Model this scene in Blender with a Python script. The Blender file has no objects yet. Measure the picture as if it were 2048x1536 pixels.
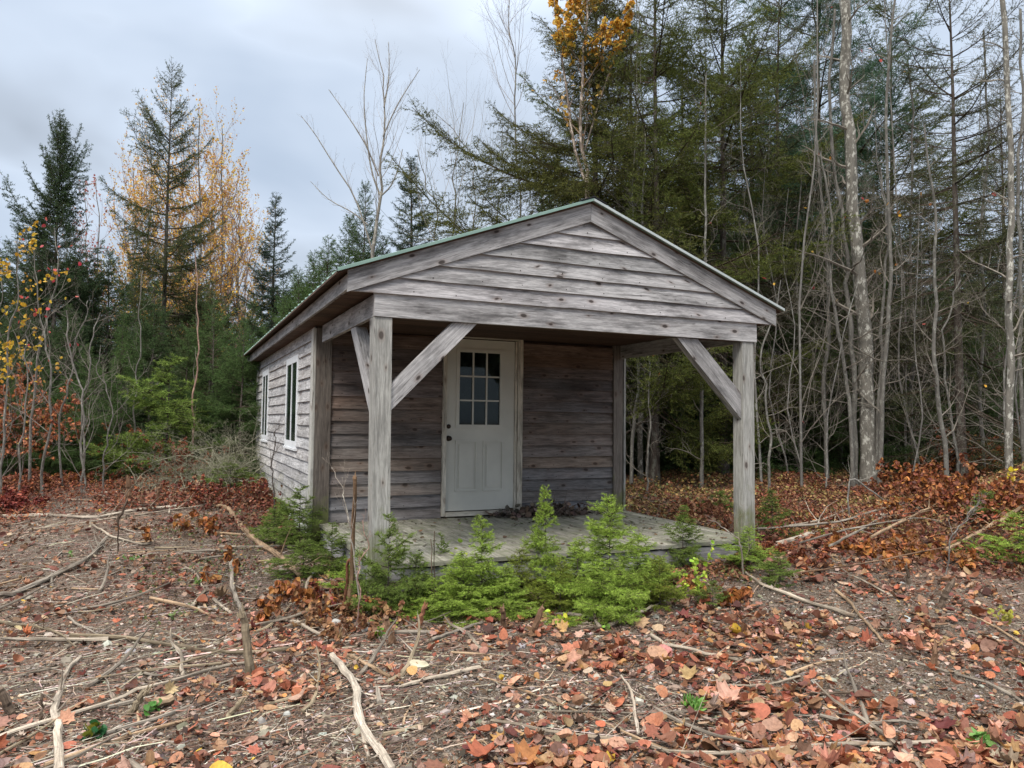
import bpy, math
CLOUD_GAIN, EXPOSURE = 3.6, 0.0
import numpy as np
from mathutils import Matrix, Vector

D = bpy.data
COL = bpy.context.scene.collection
RNG = np.random.default_rng

# ------------------------------------------------------------------ camera maths (photo is 2048 x 1536)
F_PX = 1486.46
CAM = np.array([-1.4041, -5.7925, 1.1507])
_ya, _pi, _ro = np.radians([24.2407, 2.7592, 0.635])
FW = np.array([math.sin(_ya) * math.cos(_pi), math.cos(_ya) * math.cos(_pi), math.sin(_pi)])
_r = np.array([math.cos(_ya), -math.sin(_ya), 0.0])
_u = np.cross(_r, FW)
RT = _r * math.cos(_ro) + _u * math.sin(_ro)
UP = -_r * math.sin(_ro) + _u * math.cos(_ro)


def ray(px, py):
    return FW + RT * (px - 1024) / F_PX - UP * (py - 768) / F_PX


def at(px, py, d):
    return CAM + ray(px, py) * d


# ------------------------------------------------------------------ noise and terrain
def vnoise(x, y, seed, scale):
    g = RNG(seed).random((64, 64))
    x = np.asarray(x, float) / scale + 1000.0
    y = np.asarray(y, float) / scale + 1000.0
    xi, yi = np.floor(x).astype(int), np.floor(y).astype(int)
    fx, fy = x - xi, y - yi
    fx, fy = fx * fx * (3 - 2 * fx), fy * fy * (3 - 2 * fy)
    a = g[xi % 64, yi % 64]; b = g[(xi + 1) % 64, yi % 64]
    c = g[xi % 64, (yi + 1) % 64]; e = g[(xi + 1) % 64, (yi + 1) % 64]
    return (a * (1 - fx) + b * fx) * (1 - fy) + (c * (1 - fx) + e * fx) * fy - 0.5


def hgt(x, y):
    x = np.asarray(x, float); y = np.asarray(y, float)
    s = y + 0.3 * np.clip(x, -12, 30)
    k = np.clip(s, 0, 12)
    h = -0.33 + 0.041 * k + 0.012 * np.clip(s - 12, 0, 80)
    h = h + 1.4 * np.exp(-(((x - 11.0) / 2.3) ** 2 + ((y + 0.3) / 2.0) ** 2))
    dcab = np.maximum(np.maximum(-0.3 - x, x - 4.2), np.maximum(-0.3 - y, y - 9.2))
    h = h + 0.14 * np.exp(-(((x - 4.2) / 1.6) ** 2 + ((y + 0.2) / 1.1) ** 2))
    w = np.clip(dcab / 1.2, 0, 1)
    h = h + w * (0.16 * vnoise(x, y, 3, 1.9) + 0.05 * vnoise(x, y, 4, 0.55))
    h = h + w * np.clip((s - 6) / 10, 0, 1) * 0.5 * vnoise(x, y, 5, 4.5)
    h = h + 0.02 * vnoise(x, y, 6, 0.16) + 0.012 * vnoise(x, y, 7, 0.07)
    return h


def gp(px, py, lift=0.0):
    """where the sight line through a photo pixel meets the terrain"""
    d = ray(px, py)
    t = np.linspace(2.4, 60, 2400)
    P = CAM[None] + d[None] * t[:, None]
    k = np.nonzero(P[:, 2] < hgt(P[:, 0], P[:, 1]) + lift)[0]
    i = k[0] if len(k) else len(t) - 1
    p = P[i].copy(); p[2] = float(hgt(p[0], p[1])) + lift
    return p, t[i]


def foot(px, d):
    p = at(px, 840, d)
    p[2] = float(hgt(p[0], p[1]))
    return p


# ------------------------------------------------------------------ mesh builder
class MB:
    def __init__(self):
        self.V, self.Q, self.n = [], [], 0

    def add(self, V, F, tint=(1, 1, 1), uv=None, mat=0):
        V = np.asarray(V, float).reshape(-1, 3); F = np.asarray(F, int)
        if len(F) == 0:
            return
        m, k = F.shape
        tint = np.asarray(tint, float)
        if tint.ndim == 1:
            tint = np.tile(tint, (m, 1))
        if uv is None:
            uv = np.zeros((m, k, 2))
        self.V.append(V); self.Q.append((F + self.n, tint, np.asarray(uv, float), mat)); self.n += len(V)

    def build(self, name, mats, parent=None, smooth=False):
        me = D.meshes.new(name)
        V = np.concatenate(self.V)
        me.vertices.add(len(V)); me.vertices.foreach_set('co', V.ravel())
        li = np.concatenate([q[0].ravel() for q in self.Q])
        cnt = np.concatenate([np.full(len(q[0]), q[0].shape[1]) for q in self.Q])
        st = np.concatenate([[0], np.cumsum(cnt)[:-1]])
        me.loops.add(len(li)); me.loops.foreach_set('vertex_index', li.astype(np.int32))
        me.polygons.add(len(cnt)); me.polygons.foreach_set('loop_start', st.astype(np.int32))
        me.polygons.foreach_set('loop_total', cnt.astype(np.int32))
        me.polygons.foreach_set('material_index', np.concatenate([np.full(len(q[0]), q[3]) for q in self.Q]).astype(np.int32))
        me.polygons.foreach_set('use_smooth', np.full(len(cnt), bool(smooth)))
        uvl = me.uv_layers.new(name='UVMap')
        uvl.data.foreach_set('uv', np.concatenate([q[2].reshape(-1, 2) for q in self.Q]).ravel().astype(np.float32))
        a = me.attributes.new('tint', 'FLOAT_COLOR', 'FACE')
        t = np.concatenate([q[1] for q in self.Q])
        a.data.foreach_set('color', np.concatenate([t, np.ones((len(t), 1))], 1).ravel().astype(np.float32))
        me.update(calc_edges=True)
        for m in (mats if isinstance(mats, (list, tuple)) else [mats]):
            me.materials.append(m)
        o = D.objects.new(name, me); COL.objects.link(o)
        if parent is not None:
            o.parent = parent
        return o


def tag(o, label=None, cat=None, group=None, kind=None):
    if label: o['label'] = label
    if cat: o['category'] = cat
    if group: o['group'] = group
    if kind: o['kind'] = kind
    return o


def empty(name, loc, label, cat, group=None, rz=0.0):
    o = D.objects.new(name, None); COL.objects.link(o)
    o.empty_display_size = 0.1
    o.location = tuple(float(c) for c in loc); o.rotation_euler = (0, 0, rz)
    return tag(o, label, cat, group)


def copy_tree(o, parent=None):
    c = o.copy(); COL.objects.link(c)
    if parent is not None: c.parent = parent
    for ch in [x for x in o.children]:
        copy_tree(ch, c)
    return c


# ------------------------------------------------------------------ shape helpers
def nrm(v):
    return v / np.maximum(np.linalg.norm(v, axis=-1, keepdims=True), 1e-9)


def tubes(mb, P, R, k=5, tint=(1, 1, 1), mat=0, cap=False, rough=0.0, seed=0):
    """P (B,n,3) centre lines, R (B,n) radii -> tubes"""
    P = np.asarray(P, float); R = np.asarray(R, float)
    if P.ndim == 2:
        P, R = P[None], R[None]
    if cap:
        a = P[:, :1] - nrm(P[:, 1:2] - P[:, :1]) * R[:, :1, None] * 0.15
        b = P[:, -1:] + nrm(P[:, -1:] - P[:, -2:-1]) * R[:, -1:, None] * 0.4
        P = np.concatenate([a, P, b], 1)
        R = np.concatenate([R[:, :1] * 0.02, R, R[:, -1:] * 0.02], 1)
    B, n = R.shape
    T = nrm(np.gradient(P, axis=1)) if n > 2 else nrm(np.repeat(P[:, 1:] - P[:, :1], 2, 1))
    if cap:
        T[:, 0] = T[:, 1] = nrm(P[:, 2] - P[:, 1]); T[:, -1] = T[:, -2] = nrm(P[:, -2] - P[:, -3])
    ref = np.zeros((B, 1, 3)); vert = np.abs(nrm(P[:, -1] - P[:, 0])[:, 2]) > 0.75
    ref[vert, 0, 0] = 1; ref[~vert, 0, 2] = 1
    N = nrm(np.cross(T, np.broadcast_to(ref, T.shape))); Bn = np.cross(T, N)
    ang = np.arange(k) * 2 * math.pi / k
    rr = np.broadcast_to(R[:, :, None], (B, n, k)).copy()
    if rough:
        rr *= 1 + rough * (RNG(seed).random((B, n, k)) - 0.5) * 2
    V = P[:, :, None] + rr[..., None] * (np.cos(ang)[None, None, :, None] * N[:, :, None] + np.sin(ang)[None, None, :, None] * Bn[:, :, None])
    b, i, j = np.meshgrid(np.arange(B), np.arange(n - 1), np.arange(k), indexing='ij')
    j2 = (j + 1) % k
    ix = lambda ii, jj: (b * n + ii) * k + jj
    Fc = np.stack([ix(i, j), ix(i, j2), ix(i + 1, j2), ix(i + 1, j)], -1).reshape(-1, 4)
    L = np.concatenate([np.zeros((B, 1)), np.cumsum(np.linalg.norm(np.diff(P, axis=1), axis=2), 1)], 1)
    off = RNG(seed + 1).random(B)[:, None] * 20
    L = L + off
    rm = float(R.max()) * 6.28
    bi, ii, ji = b.reshape(-1), i.reshape(-1), j.reshape(-1)
    u0, u1 = L[bi, ii], L[bi, ii + 1]
    v0, v1 = ji / k * rm, (ji + 1) / k * rm
    uv = np.stack([np.stack([u0, v0], -1), np.stack([u0, v1], -1), np.stack([u1, v1], -1), np.stack([u1, v0], -1)], 1)
    t = np.asarray(tint, float)
    if t.ndim == 2 and len(t) == B:
        t = t[bi]
    mb.add(V.reshape(-1, 3), Fc, t, uv, mat)


def interp(P, t):
    """P (B,n,3), t (B,c) in 0..1 -> points and tangents (B,c,3)"""
    n = P.shape[1]
    f = np.clip(t, 0, 0.9999) * (n - 1); i = f.astype(int); w = (f - i)[..., None]
    b = np.arange(P.shape[0])[:, None]
    return P[b, i] * (1 - w) + P[b, i + 1] * w, nrm(P[b, i + 1] - P[b, i])


def grow(p0, d0, L, n, rng, up=0.1, wig=0.12):
    B = len(p0); P = np.zeros((B, n, 3)); P[:, 0] = p0; d = d0.copy()
    for i in range(1, n):
        d = nrm(d + wig * rng.normal(size=(B, 3)) + np.array([0, 0, up]))
        P[:, i] = P[:, i - 1] + d * (L / (n - 1))[:, None]
    return P


def spawn(P, R, c, rng, t0=0.3, t1=0.97, lf=0.5, ang=45, n=5, up=0.12, wig=0.12, rr=0.6, taper=0.15, jit=0.35, absl=None):
    B = P.shape[0]
    t = t0 + (t1 - t0) * (np.arange(c)[None] + rng.random((B, c))) / c
    pos, tan = interp(P, t)
    Lp = np.linalg.norm(np.diff(P, axis=1), axis=2).sum(1)[:, None]
    r = np.take_along_axis(R, np.minimum((t * (R.shape[1] - 1)).round().astype(int), R.shape[1] - 1), 1)
    L = (Lp if absl is None else absl) * lf * (1 - 0.65 * (t - t0) / max(1e-6, 1 - t0)) * (1 + jit * (rng.random((B, c)) * 2 - 1))
    q = nrm(rng.normal(size=(B, c, 3))); perp = nrm(np.cross(tan, q))
    a = np.radians(ang * (0.75 + 0.5 * rng.random((B, c))))[..., None]
    d = tan * np.cos(a) + perp * np.sin(a)
    d, pos, L, r = d.reshape(-1, 3), pos.reshape(-1, 3), L.reshape(-1), r.reshape(-1)
    C = grow(pos, d, L, n, rng, up, wig)
    RR = np.maximum(r[:, None] * rr * np.linspace(1, taper, n)[None], 0.0007)
    return C, RR


def smooth_line(pts, n):
    """Catmull-Rom through control points"""
    P = np.asarray(pts, float)
    if len(P) == 2:
        return P[0] + (P[1] - P[0]) * np.linspace(0, 1, n)[:, None]
    Q = np.concatenate([[2 * P[0] - P[1]], P, [2 * P[-1] - P[-2]]])
    s = np.linspace(0, len(P) - 1 - 1e-6, n); i = s.astype(int); t = (s - i)[:, None]
    a, b, c, d = Q[i], Q[i + 1], Q[i + 2], Q[i + 3]
    return 0.5 * (2 * b + (c - a) * t + (2 * a - 5 * b + 4 * c - d) * t ** 2 + (3 * b - a - 3 * c + d) * t ** 3)


# leaves ----------------------------------------------------------
def leaf_shape(kind):
    if kind == 'ovate':
        o = [(0, 0), (.22, .06), (.40, .24), (.42, .45), (.30, .72), (.13, .90), (0, 1.0), (-.13, .90), (-.30, .72), (-.42, .45), (-.40, .24), (-.22, .06)]
    elif kind == 'round':
        o = [(0, 0), (.30, .02), (.50, .22), (.53, .46), (.42, .70), (.2, .88), (0, .97), (-.2, .88), (-.42, .70), (-.53, .46), (-.50, .22), (-.30, .02)]
    elif kind == 'maple':
        o = [(0, 0), (.12, .03), (.34, -.06), (.30, .16), (.62, .30), (.46, .42), (.52, .68), (.28, .60), (.20, .72), (0, 1.05), (-.20, .72), (-.28, .60), (-.52, .68), (-.46, .42), (-.62, .30), (-.30, .16), (-.34, -.06), (-.12, .03)]
    elif kind == 'narrow':
        o = [(0, 0), (.12, .15), (.18, .4), (.12, .75), (0, 1.0), (-.12, .75), (-.18, .4), (-.12, .15)]
    else:
        o = [(0, 0), (.4, .45), (0, 1.0), (-.4, .45)]
    o = np.array(o, float); n = len(o)
    V = [(x, y, 0.30 * x * x * 2 + 0.25 * (y - .5) ** 2) for x, y in o]
    if n > 5:
        V += [(0, .35, -.02), (0, .7, -.02)]
        Fc = []
        for i in range(n):
            j = (i + 1) % n
            hub = n if (o[i][1] + o[j][1]) / 2 < .5 else n + 1
            Fc.append((i, j, hub))
        half = [i for i in range(n) if True]
        # bridge between the two hubs
        for i in range(n):
            j = (i + 1) % n
            h1 = (o[i][1] + o[j][1]) / 2 < .5
            k = (j + 1) % n
            h2 = (o[j][1] + o[k][1]) / 2 < .5
            if h1 != h2:
                Fc.append((j, n, n + 1) if h2 else (j, n + 1, n))
    else:
        Fc = [(0, 1, 2), (0, 2, 3)]
    return np.array(V), np.array(Fc)


LEAF = {k: leaf_shape(k) for k in ('ovate', 'round', 'maple', 'narrow', 'quad')}


def scatter_leaves(mb, kind, pos, size, rng, tint, tilt=0.35, curl=1.0, mat=0, dirs=None, stem=False):
    T, Fc = LEAF[kind]
    if stem:
        T = np.concatenate([T, [(-.012, .02, 0), (.012, .02, 0), (0.05, -.45, .05)]]); Fc = np.concatenate([Fc, [(len(T) - 3, len(T) - 2, len(T) - 1)]])
    N = len(pos)
    if N == 0: return
    c = curl * rng.normal(0.6, 0.9, N)
    V = np.repeat(T[None], N, 0)
    V[:, :, 2] *= c[:, None]
    V[:, :, 0] *= (0.75 + 0.4 * rng.random(N))[:, None]
    if dirs is None:
        az = rng.random(N) * 2 * math.pi
        Y = np.stack([np.cos(az), np.sin(az), tilt * rng.normal(size=N)], 1)
    else:
        Y = dirs + 0.25 * rng.normal(size=(N, 3))
    Y = nrm(Y)
    Zr = np.tile([0, 0, 1.0], (N, 1)) + (tilt if dirs is None else 0.8) * rng.normal(size=(N, 3))
    X = nrm(np.cross(Y, Zr)); Z = np.cross(X, Y)
    W = pos[:, None] + size[:, None, None] * (V[:, :, :1] * X[:, None] + V[:, :, 1:2] * Y[:, None] + V[:, :, 2:] * Z[:, None])
    m = len(T)
    FF = (Fc[None] + (np.arange(N) * m)[:, None, None]).reshape(-1, 3)
    tt = np.repeat(np.asarray(tint, float), len(Fc), 0)
    uv = np.tile(T[Fc][:, :, :2], (N, 1, 1)) + np.repeat(rng.random((N, 1, 2)) * 9, len(Fc), 0)
    mb.add(W.reshape(-1, 3), FF, tt, uv, mat)


def pick(rng, cols, N, var=0.22):
    c = np.array(cols)[rng.integers(0, len(cols), N)]
    return np.clip(c * (1 + var * rng.normal(size=(N, 1))) * (1 + 0.06 * rng.normal(size=(N, 3))), 0.004, 0.9)


def needles(mb, P0, P1, dens, ln, wd, rng, col, mat=0, fwd=0.7, var=0.3, tips=None):
    L = np.linalg.norm(P1 - P0, axis=1)
    cnt = np.maximum(1, (L * dens).astype(int))
    idx = np.repeat(np.arange(len(L)), cnt); N = len(idx)
    a, b = P0[idx], P1[idx]
    t = rng.random((N, 1)); p = a + (b - a) * t
    ax = nrm(b - a)
    perp = nrm(np.cross(ax, rng.normal(size=(N, 3))))
    d = nrm(ax * fwd + perp)
    l = ln * (0.7 + 0.6 * rng.random((N, 1)))
    side = nrm(np.cross(d, rng.normal(size=(N, 3)))) * wd * 0.5
    V = np.stack([p - side, p + side, p + d * l + side * .35, p + d * l - side * .35], 1).reshape(-1, 3)
    Fc = np.arange(N * 4).reshape(N, 4)
    seg = 1 + var * rng.normal(size=(len(L), 1))
    c = np.asarray(col, float)
    c = c[idx] if c.ndim == 2 else np.tile(c, (N, 1))
    c = np.clip(c * seg[idx] * (1 + 0.15 * rng.normal(size=(N, 1))), 0.003, 0.8)
    if tips is not None:
        w = (rng.random(N) < tips[1])[:, None]
        c = np.where(w, c * 0.4 + np.asarray(tips[0]) * 0.6, c)
    mb.add(V, Fc, c, None, mat)


# ------------------------------------------------------------------ materials
class NT:
    def __init__(self, name):
        self.m = D.materials.new(name); self.m.use_nodes = True
        self.t = self.m.node_tree; self.t.nodes.clear()
        self.out = self.n('ShaderNodeOutputMaterial')

    def n(self, ty, **kw):
        nd = self.t.nodes.new(ty)
        for k, v in kw.items():
            if k.startswith('i_'):
                nd.inputs[k[2:].replace('_', ' ')].default_value = v
            else:
                setattr(nd, k, v)
        return nd

    def l(self, a, b):
        self.t.links.new(a, b)

    def math(self, op, a, b=None, clamp=False):
        nd = self.n('ShaderNodeMath', operation=op); nd.use_clamp = clamp
        for i, v in enumerate((a, b)):
            if v is None: continue
            if isinstance(v, (int, float)): nd.inputs[i].default_value = v
            else: self.l(v, nd.inputs[i])
        return nd.outputs[0]

    def mix(self, fac, a, b, mode='MIX'):
        nd = self.n('ShaderNodeMix', data_type='RGBA', blend_type=mode)
        for s, v in ((nd.inputs[0], fac), (nd.inputs[6], a), (nd.inputs[7], b)):
            if isinstance(v, (int, float)): s.default_value = v
            elif isinstance(v, tuple): s.default_value = v if len(v) == 4 else v + (1,)
            else: self.l(v, s)
        return nd.outputs[2]

    def ramp(self, fac, stops):
        nd = self.n('ShaderNodeValToRGB'); e = nd.color_ramp.elements
        while len(e) < len(stops): e.new(0.5)
        for x, (p, c) in zip(e, stops):
            x.position = p; x.color = tuple(c) + (1,) if len(c) == 3 else c
        self.l(fac, nd.inputs[0]); return nd.outputs[0]

    def vec(self, src, scale=(1, 1, 1), loc=(0, 0, 0)):
        m = self.n('ShaderNodeMapping'); m.inputs['Scale'].default_value = scale; m.inputs['Location'].default_value = loc
        self.l(src, m.inputs[0]); return m.outputs[0]

    def noise(self, v, scale=1.0, detail=3.0, rough=0.55, dist=0.0):
        nd = self.n('ShaderNodeTexNoise'); nd.inputs['Scale'].default_value = scale
        nd.inputs['Detail'].default_value = detail; nd.inputs['Roughness'].default_value = rough
        nd.inputs['Distortion'].default_value = dist
        self.l(v, nd.inputs['Vector']); return nd.outputs[0]

    def tint(self):
        return self.n('ShaderNodeAttribute', attribute_name='tint').outputs['Color']

    def finish(self, col, rough=0.8, bump=None, bstr=0.3, bdist=0.01, spec=0.25, metal=0.0, trans=0.0):
        p = self.n('ShaderNodeBsdfPrincipled')
        self.l(col, p.inputs['Base Color']) if not isinstance(col, tuple) else setattr(p.inputs['Base Color'], 'default_value', col + (1,))
        if isinstance(rough, (int, float)): p.inputs['Roughness'].default_value = rough
        else: self.l(rough, p.inputs['Roughness'])
        p.inputs['Specular IOR Level'].default_value = spec
        p.inputs['Metallic'].default_value = metal
        if bump is not None:
            b = self.n('ShaderNodeBump'); b.inputs['Strength'].default_value = bstr; b.inputs['Distance'].default_value = bdist
            self.l(bump, b.inputs['Height']); self.l(b.outputs[0], p.inputs['Normal'])
        sh = p.outputs[0]
        if trans:
            tr = self.n('ShaderNodeBsdfTranslucent')
            self.l(col, tr.inputs[0]) if not isinstance(col, tuple) else None
            mx = self.n('ShaderNodeMixShader'); mx.inputs[0].default_value = trans
            self.l(sh, mx.inputs[1]); self.l(tr.outputs[0], mx.inputs[2]); sh = mx.outputs[0]
        self.l(sh, self.out.inputs[0])
        return self.m


def wood(name, ca, cb, vert_streak=0.0, moss=0.0, stain=0.5, knots=1.0, zgrey=None, mossall=0.0):
    T = NT(name)
    uv = T.n('ShaderNodeUVMap').outputs[0]
    obj = T.n('ShaderNodeTexCoord').outputs['Object']
    warp = T.noise(T.vec(uv, (3, 8, 1)), 1, 2)
    cmb = T.n('ShaderNodeCombineXYZ'); T.l(T.math('MULTIPLY', T.math('SUBTRACT', warp, 0.5), 0.03), cmb.inputs[1])
    ad = T.n('ShaderNodeVectorMath', operation='ADD'); T.l(uv, ad.inputs[0]); T.l(cmb.outputs[0], ad.inputs[1]); uvw = ad.outputs[0]
    fine = T.noise(T.vec(uvw, (9, 170, 1)), 1, 4, 0.7)
    mid = T.noise(T.vec(uvw, (2.6, 44, 1)), 1, 3, 0.65)
    broad = T.noise(T.vec(uv, (0.9, 5, 1)), 1, 3, 0.6)
    col = T.mix(T.ramp(broad, [(0.3, (0, 0, 0)), (0.7, (1, 1, 1))]), tuple(ca), tuple(cb))
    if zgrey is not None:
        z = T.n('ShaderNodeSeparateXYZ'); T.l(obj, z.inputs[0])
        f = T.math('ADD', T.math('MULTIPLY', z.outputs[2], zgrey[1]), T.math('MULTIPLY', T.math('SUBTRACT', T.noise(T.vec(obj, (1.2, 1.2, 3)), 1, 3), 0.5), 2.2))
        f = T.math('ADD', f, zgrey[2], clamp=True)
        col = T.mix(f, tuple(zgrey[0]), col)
    g = T.math('ADD', T.math('MULTIPLY', fine, 0.9), T.math('MULTIPLY', mid, 0.9))
    col = T.mix(0.85, col, T.ramp(g, [(0.55, (0.38, 0.38, 0.38)), (0.9, (1, 1, 1)), (1.25, (1.35, 1.35, 1.35))]), 'MULTIPLY')
    if vert_streak:
        s = T.noise(T.vec(uv, (60, 2.2, 1)), 1, 4, 0.7)
        col = T.mix(vert_streak, col, T.ramp(s, [(0.3, (0.45, 0.45, 0.45)), (0.5, (1, 1, 1)), (0.75, (1.35, 1.35, 1.35))]), 'MULTIPLY')
    st = T.noise(T.vec(uv, (1.7, 7, 1), (3, 7, 0)), 1, 5, 0.7)
    col = T.mix(stain, col, T.ramp(st, [(0.46, (1, 1, 1)), (0.66, (0.29, 0.285, 0.285))]), 'MULTIPLY')
    ck = T.noise(T.vec(uvw, (1.1, 38, 1), (9, 4, 0)), 1, 2, 0.5)
    ckm = T.ramp(T.noise(T.vec(uv, (2.2, 9, 1), (1, 8, 0)), 1, 2, 0.5), [(0.52, (0, 0, 0)), (0.6, (1, 1, 1))])
    ckl = T.ramp(T.math('ABSOLUTE', T.math('SUBTRACT', ck, 0.5)), [(0.004, (1, 1, 1)), (0.018, (0, 0, 0))])
    col = T.mix(T.math('MULTIPLY', T.math('MULTIPLY', ckm, ckl), 0.75), col, (0.03, 0.026, 0.024))
    if knots:
        v = T.n('ShaderNodeTexVoronoi', voronoi_dimensions='2D'); T.l(T.vec(uvw, (3.4, 6.5, 1)), v.inputs['Vector'])
        v.inputs['Scale'].default_value = 1.0
        sp = T.n('ShaderNodeSeparateColor'); T.l(v.outputs['Color'], sp.inputs[0])
        on = T.math('GREATER_THAN', sp.outputs[0], 0.5)
        size = T.math('MULTIPLY_ADD' if False else 'MULTIPLY', sp.outputs[1], 0.09)
        dd = T.math('SUBTRACT', v.outputs['Distance'], size)
        k = T.ramp(dd, [(0.0, (1, 1, 1)), (0.05, (0.0, 0.0, 0.0))])
        halo = T.ramp(dd, [(0.0, (1, 1, 1)), (0.16, (0.0, 0.0, 0.0))])
        col = T.mix(T.math('MULTIPLY', T.math('MULTIPLY', halo, on), 0.4), col, (0.16, 0.10, 0.07))
        col = T.mix(T.math('MULTIPLY', T.math('MULTIPLY', k, on), 0.9 * knots), col, (0.022, 0.016, 0.014))
    col = T.mix(1.0, col, T.tint(), 'MULTIPLY')
    if moss or mossall:
        z = T.n('ShaderNodeSeparateXYZ'); T.l(obj, z.inputs[0])
        nz = T.noise(T.vec(obj, (7, 7, 5)), 1, 5, 0.7)
        f = T.math('MULTIPLY', T.math('SUBTRACT', T.math('ADD', T.math('MULTIPLY', T.math('SUBTRACT', 0.55, z.outputs[2]), 0.7), nz), 0.62), 4.0, clamp=True)
        if mossall:
            f = T.math('MULTIPLY', T.math('SUBTRACT', nz, 0.40), 4.0, clamp=True)
        col = T.mix(T.math('MULTIPLY', f, max(moss, mossall)), col, (0.13, 0.145, 0.05) if not mossall else (0.165, 0.18, 0.105))
    bump = T.math('ADD', g, T.math('MULTIPLY', st, 0.4))
    return T.finish(col, 0.82, bump, 0.55, 0.004, spec=0.2)


def simple(name, col, rough=0.6, nscale=8, namt=0.15, bstr=0.2, bdist=0.003, spec=0.3, metal=0.0, usetint=False):
    T = NT(name)
    obj = T.n('ShaderNodeTexCoord').outputs['Object']
    n = T.noise(T.vec(obj, (nscale,) * 3), 1, 5, 0.6)
    c = T.mix(1.0, tuple(col), T.ramp(n, [(0.3, (1 - namt,) * 3), (0.7, (1 + namt,) * 3)]), 'MULTIPLY')
    if usetint: c = T.mix(1.0, c, T.tint(), 'MULTIPLY')
    return T.finish(c, rough, n, bstr, bdist, spec, metal)


def foliage(name, rough=0.55, trans=0.25, veins=False, spec=0.3):
    T = NT(name)
    c = T.tint()
    if veins:
        uv = T.n('ShaderNodeUVMap').outputs[0]
        n = T.noise(T.vec(uv, (5, 5, 1)), 1, 4, 0.7)
        c = T.mix(1.0, c, T.ramp(n, [(0.3, (0.62, 0.6, 0.58)), (0.55, (1, 1, 1)), (0.75, (1.25, 1.22, 1.2))]), 'MULTIPLY')
    return T.finish(c, rough, spec=spec, trans=trans)


def bark(name, base, light, lich=0.5, scale=1.0, horiz=False):
    T = NT(name)
    obj = T.n('ShaderNodeTexCoord').outputs['Object']
    sc = (9, 9, 2.2) if not horiz else (5, 5, 26)
    n = T.noise(T.vec(obj, tuple(s * scale for s in sc)), 1, 5, 0.7)
    col = T.ramp(n, [(0.3, tuple(c * 0.55 for c in base)), (0.5, base), (0.72, tuple(c * 1.4 for c in base))])
    p = T.noise(T.vec(obj, (11 * scale, 11 * scale, 6 * scale), (5, 2, 1)), 1, 4, 0.75)
    col = T.mix(T.math('MULTIPLY', T.ramp(p, [(0.52, (0, 0, 0)), (0.62, (1, 1, 1))]), lich), col, tuple(light))
    col = T.mix(1.0, col, T.tint(), 'MULTIPLY')
    return T.finish(col, 0.9, n, 0.6, 0.01, spec=0.15)
# ------------------------------------------------------------------ material set
M = {}
M['weathered'] = wood('weathered_board', (0.285, 0.275, 0.27), (0.40, 0.39, 0.385), stain=0.85, knots=.95)
M['post'] = wood('grey_post', (0.24, 0.235, 0.215), (0.33, 0.325, 0.30), stain=0.35, moss=0.75, knots=0.8)
M['sidewall'] = wood('silvered_siding', (0.36, 0.35, 0.35), (0.52, 0.51, 0.50), vert_streak=1.0, stain=0.5, knots=0.35, moss=0.35)
M['frontwall'] = wood('brown_siding', (0.078, 0.056, 0.046), (0.19, 0.142, 0.120), stain=0.65, knots=0.8, zgrey=((0.19, 0.172, 0.162), 0.6, -0.05))  # upper brown darkened to paint in porch shade; lower grey is weathering
M['soffit'] = wood('soffit_board', (0.075, 0.048, 0.036), (0.12, 0.078, 0.055), stain=0.5)  # brown lowered to put shade into the porch ceiling colour
M['corner'] = wood('corner_post_wood', (0.125, 0.105, 0.09), (0.17, 0.15, 0.13), stain=0.3, moss=0.9, knots=0.5)
M['deck'] = wood('mossy_deck_board', (0.25, 0.235, 0.20), (0.35, 0.33, 0.28), stain=0.8, knots=0.0, mossall=0.75)
M['casing'] = wood('worn_white_casing', (0.42, 0.38, 0.31), (0.58, 0.54, 0.46), stain=0.6, knots=0.25)
M['inner'] = simple('plywood_inside', (0.10, 0.075, 0.05), 0.9)
M['doorpaint'] = simple('door_paint', (0.53, 0.52, 0.465), 0.5, 2.5, 0.08, 0.05)
M['vinyl'] = simple('white_vinyl', (0.76, 0.78, 0.80), 0.45, 9, 0.05, 0.05)
M['metalroof'] = simple('green_metal_roof', (0.22, 0.33, 0.285), 0.5, 3, 0.15, 0.05, spec=0.3)
M['galv'] = simple('bare_metal_edge', (0.50, 0.54, 0.52), 0.4, 6, 0.1, 0.05, metal=0.3)
M['rubber'] = simple('black_ridge_cap', (0.02, 0.02, 0.022), 0.7, 9, 0.3)
M['bronze'] = simple('dark_bronze', (0.045, 0.032, 0.025), 0.35, 9, 0.2, metal=0.7)
M['needle'] = foliage('needle_green', 0.75, 0.24, spec=0.08)
M['leaf'] = foliage('fresh_leaf', 0.45, 0.35, True)
M['dryleaf'] = foliage('dry_leaf', 0.62, 0.15, True)
M['conebark'] = bark('conifer_bark', (0.075, 0.06, 0.05), (0.20, 0.205, 0.17), 0.6)
M['greybark'] = bark('grey_bark', (0.17, 0.16, 0.145), (0.36, 0.36, 0.32), 0.75, 1.6)
M['birchbark'] = bark('birch_bark', (0.15, 0.14, 0.125), (0.50, 0.49, 0.45), 0.9, 1.3)
M['twig'] = bark('twig_bark', (0.22, 0.20, 0.175), (0.30, 0.29, 0.26), 0.3, 2.0)
M['stick'] = wood('weathered_stick', (0.17, 0.14, 0.11), (0.44, 0.40, 0.35), stain=0.9, knots=0.4, vert_streak=.35)
M['litter'] = simple('fine_debris', (1, 1, 1), 0.85, 30, 0.25, usetint=True)
M['stone'] = simple('stone', (1, 1, 1), 0.85, 14, 0.3, 0.5, 0.006, usetint=True)


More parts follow.
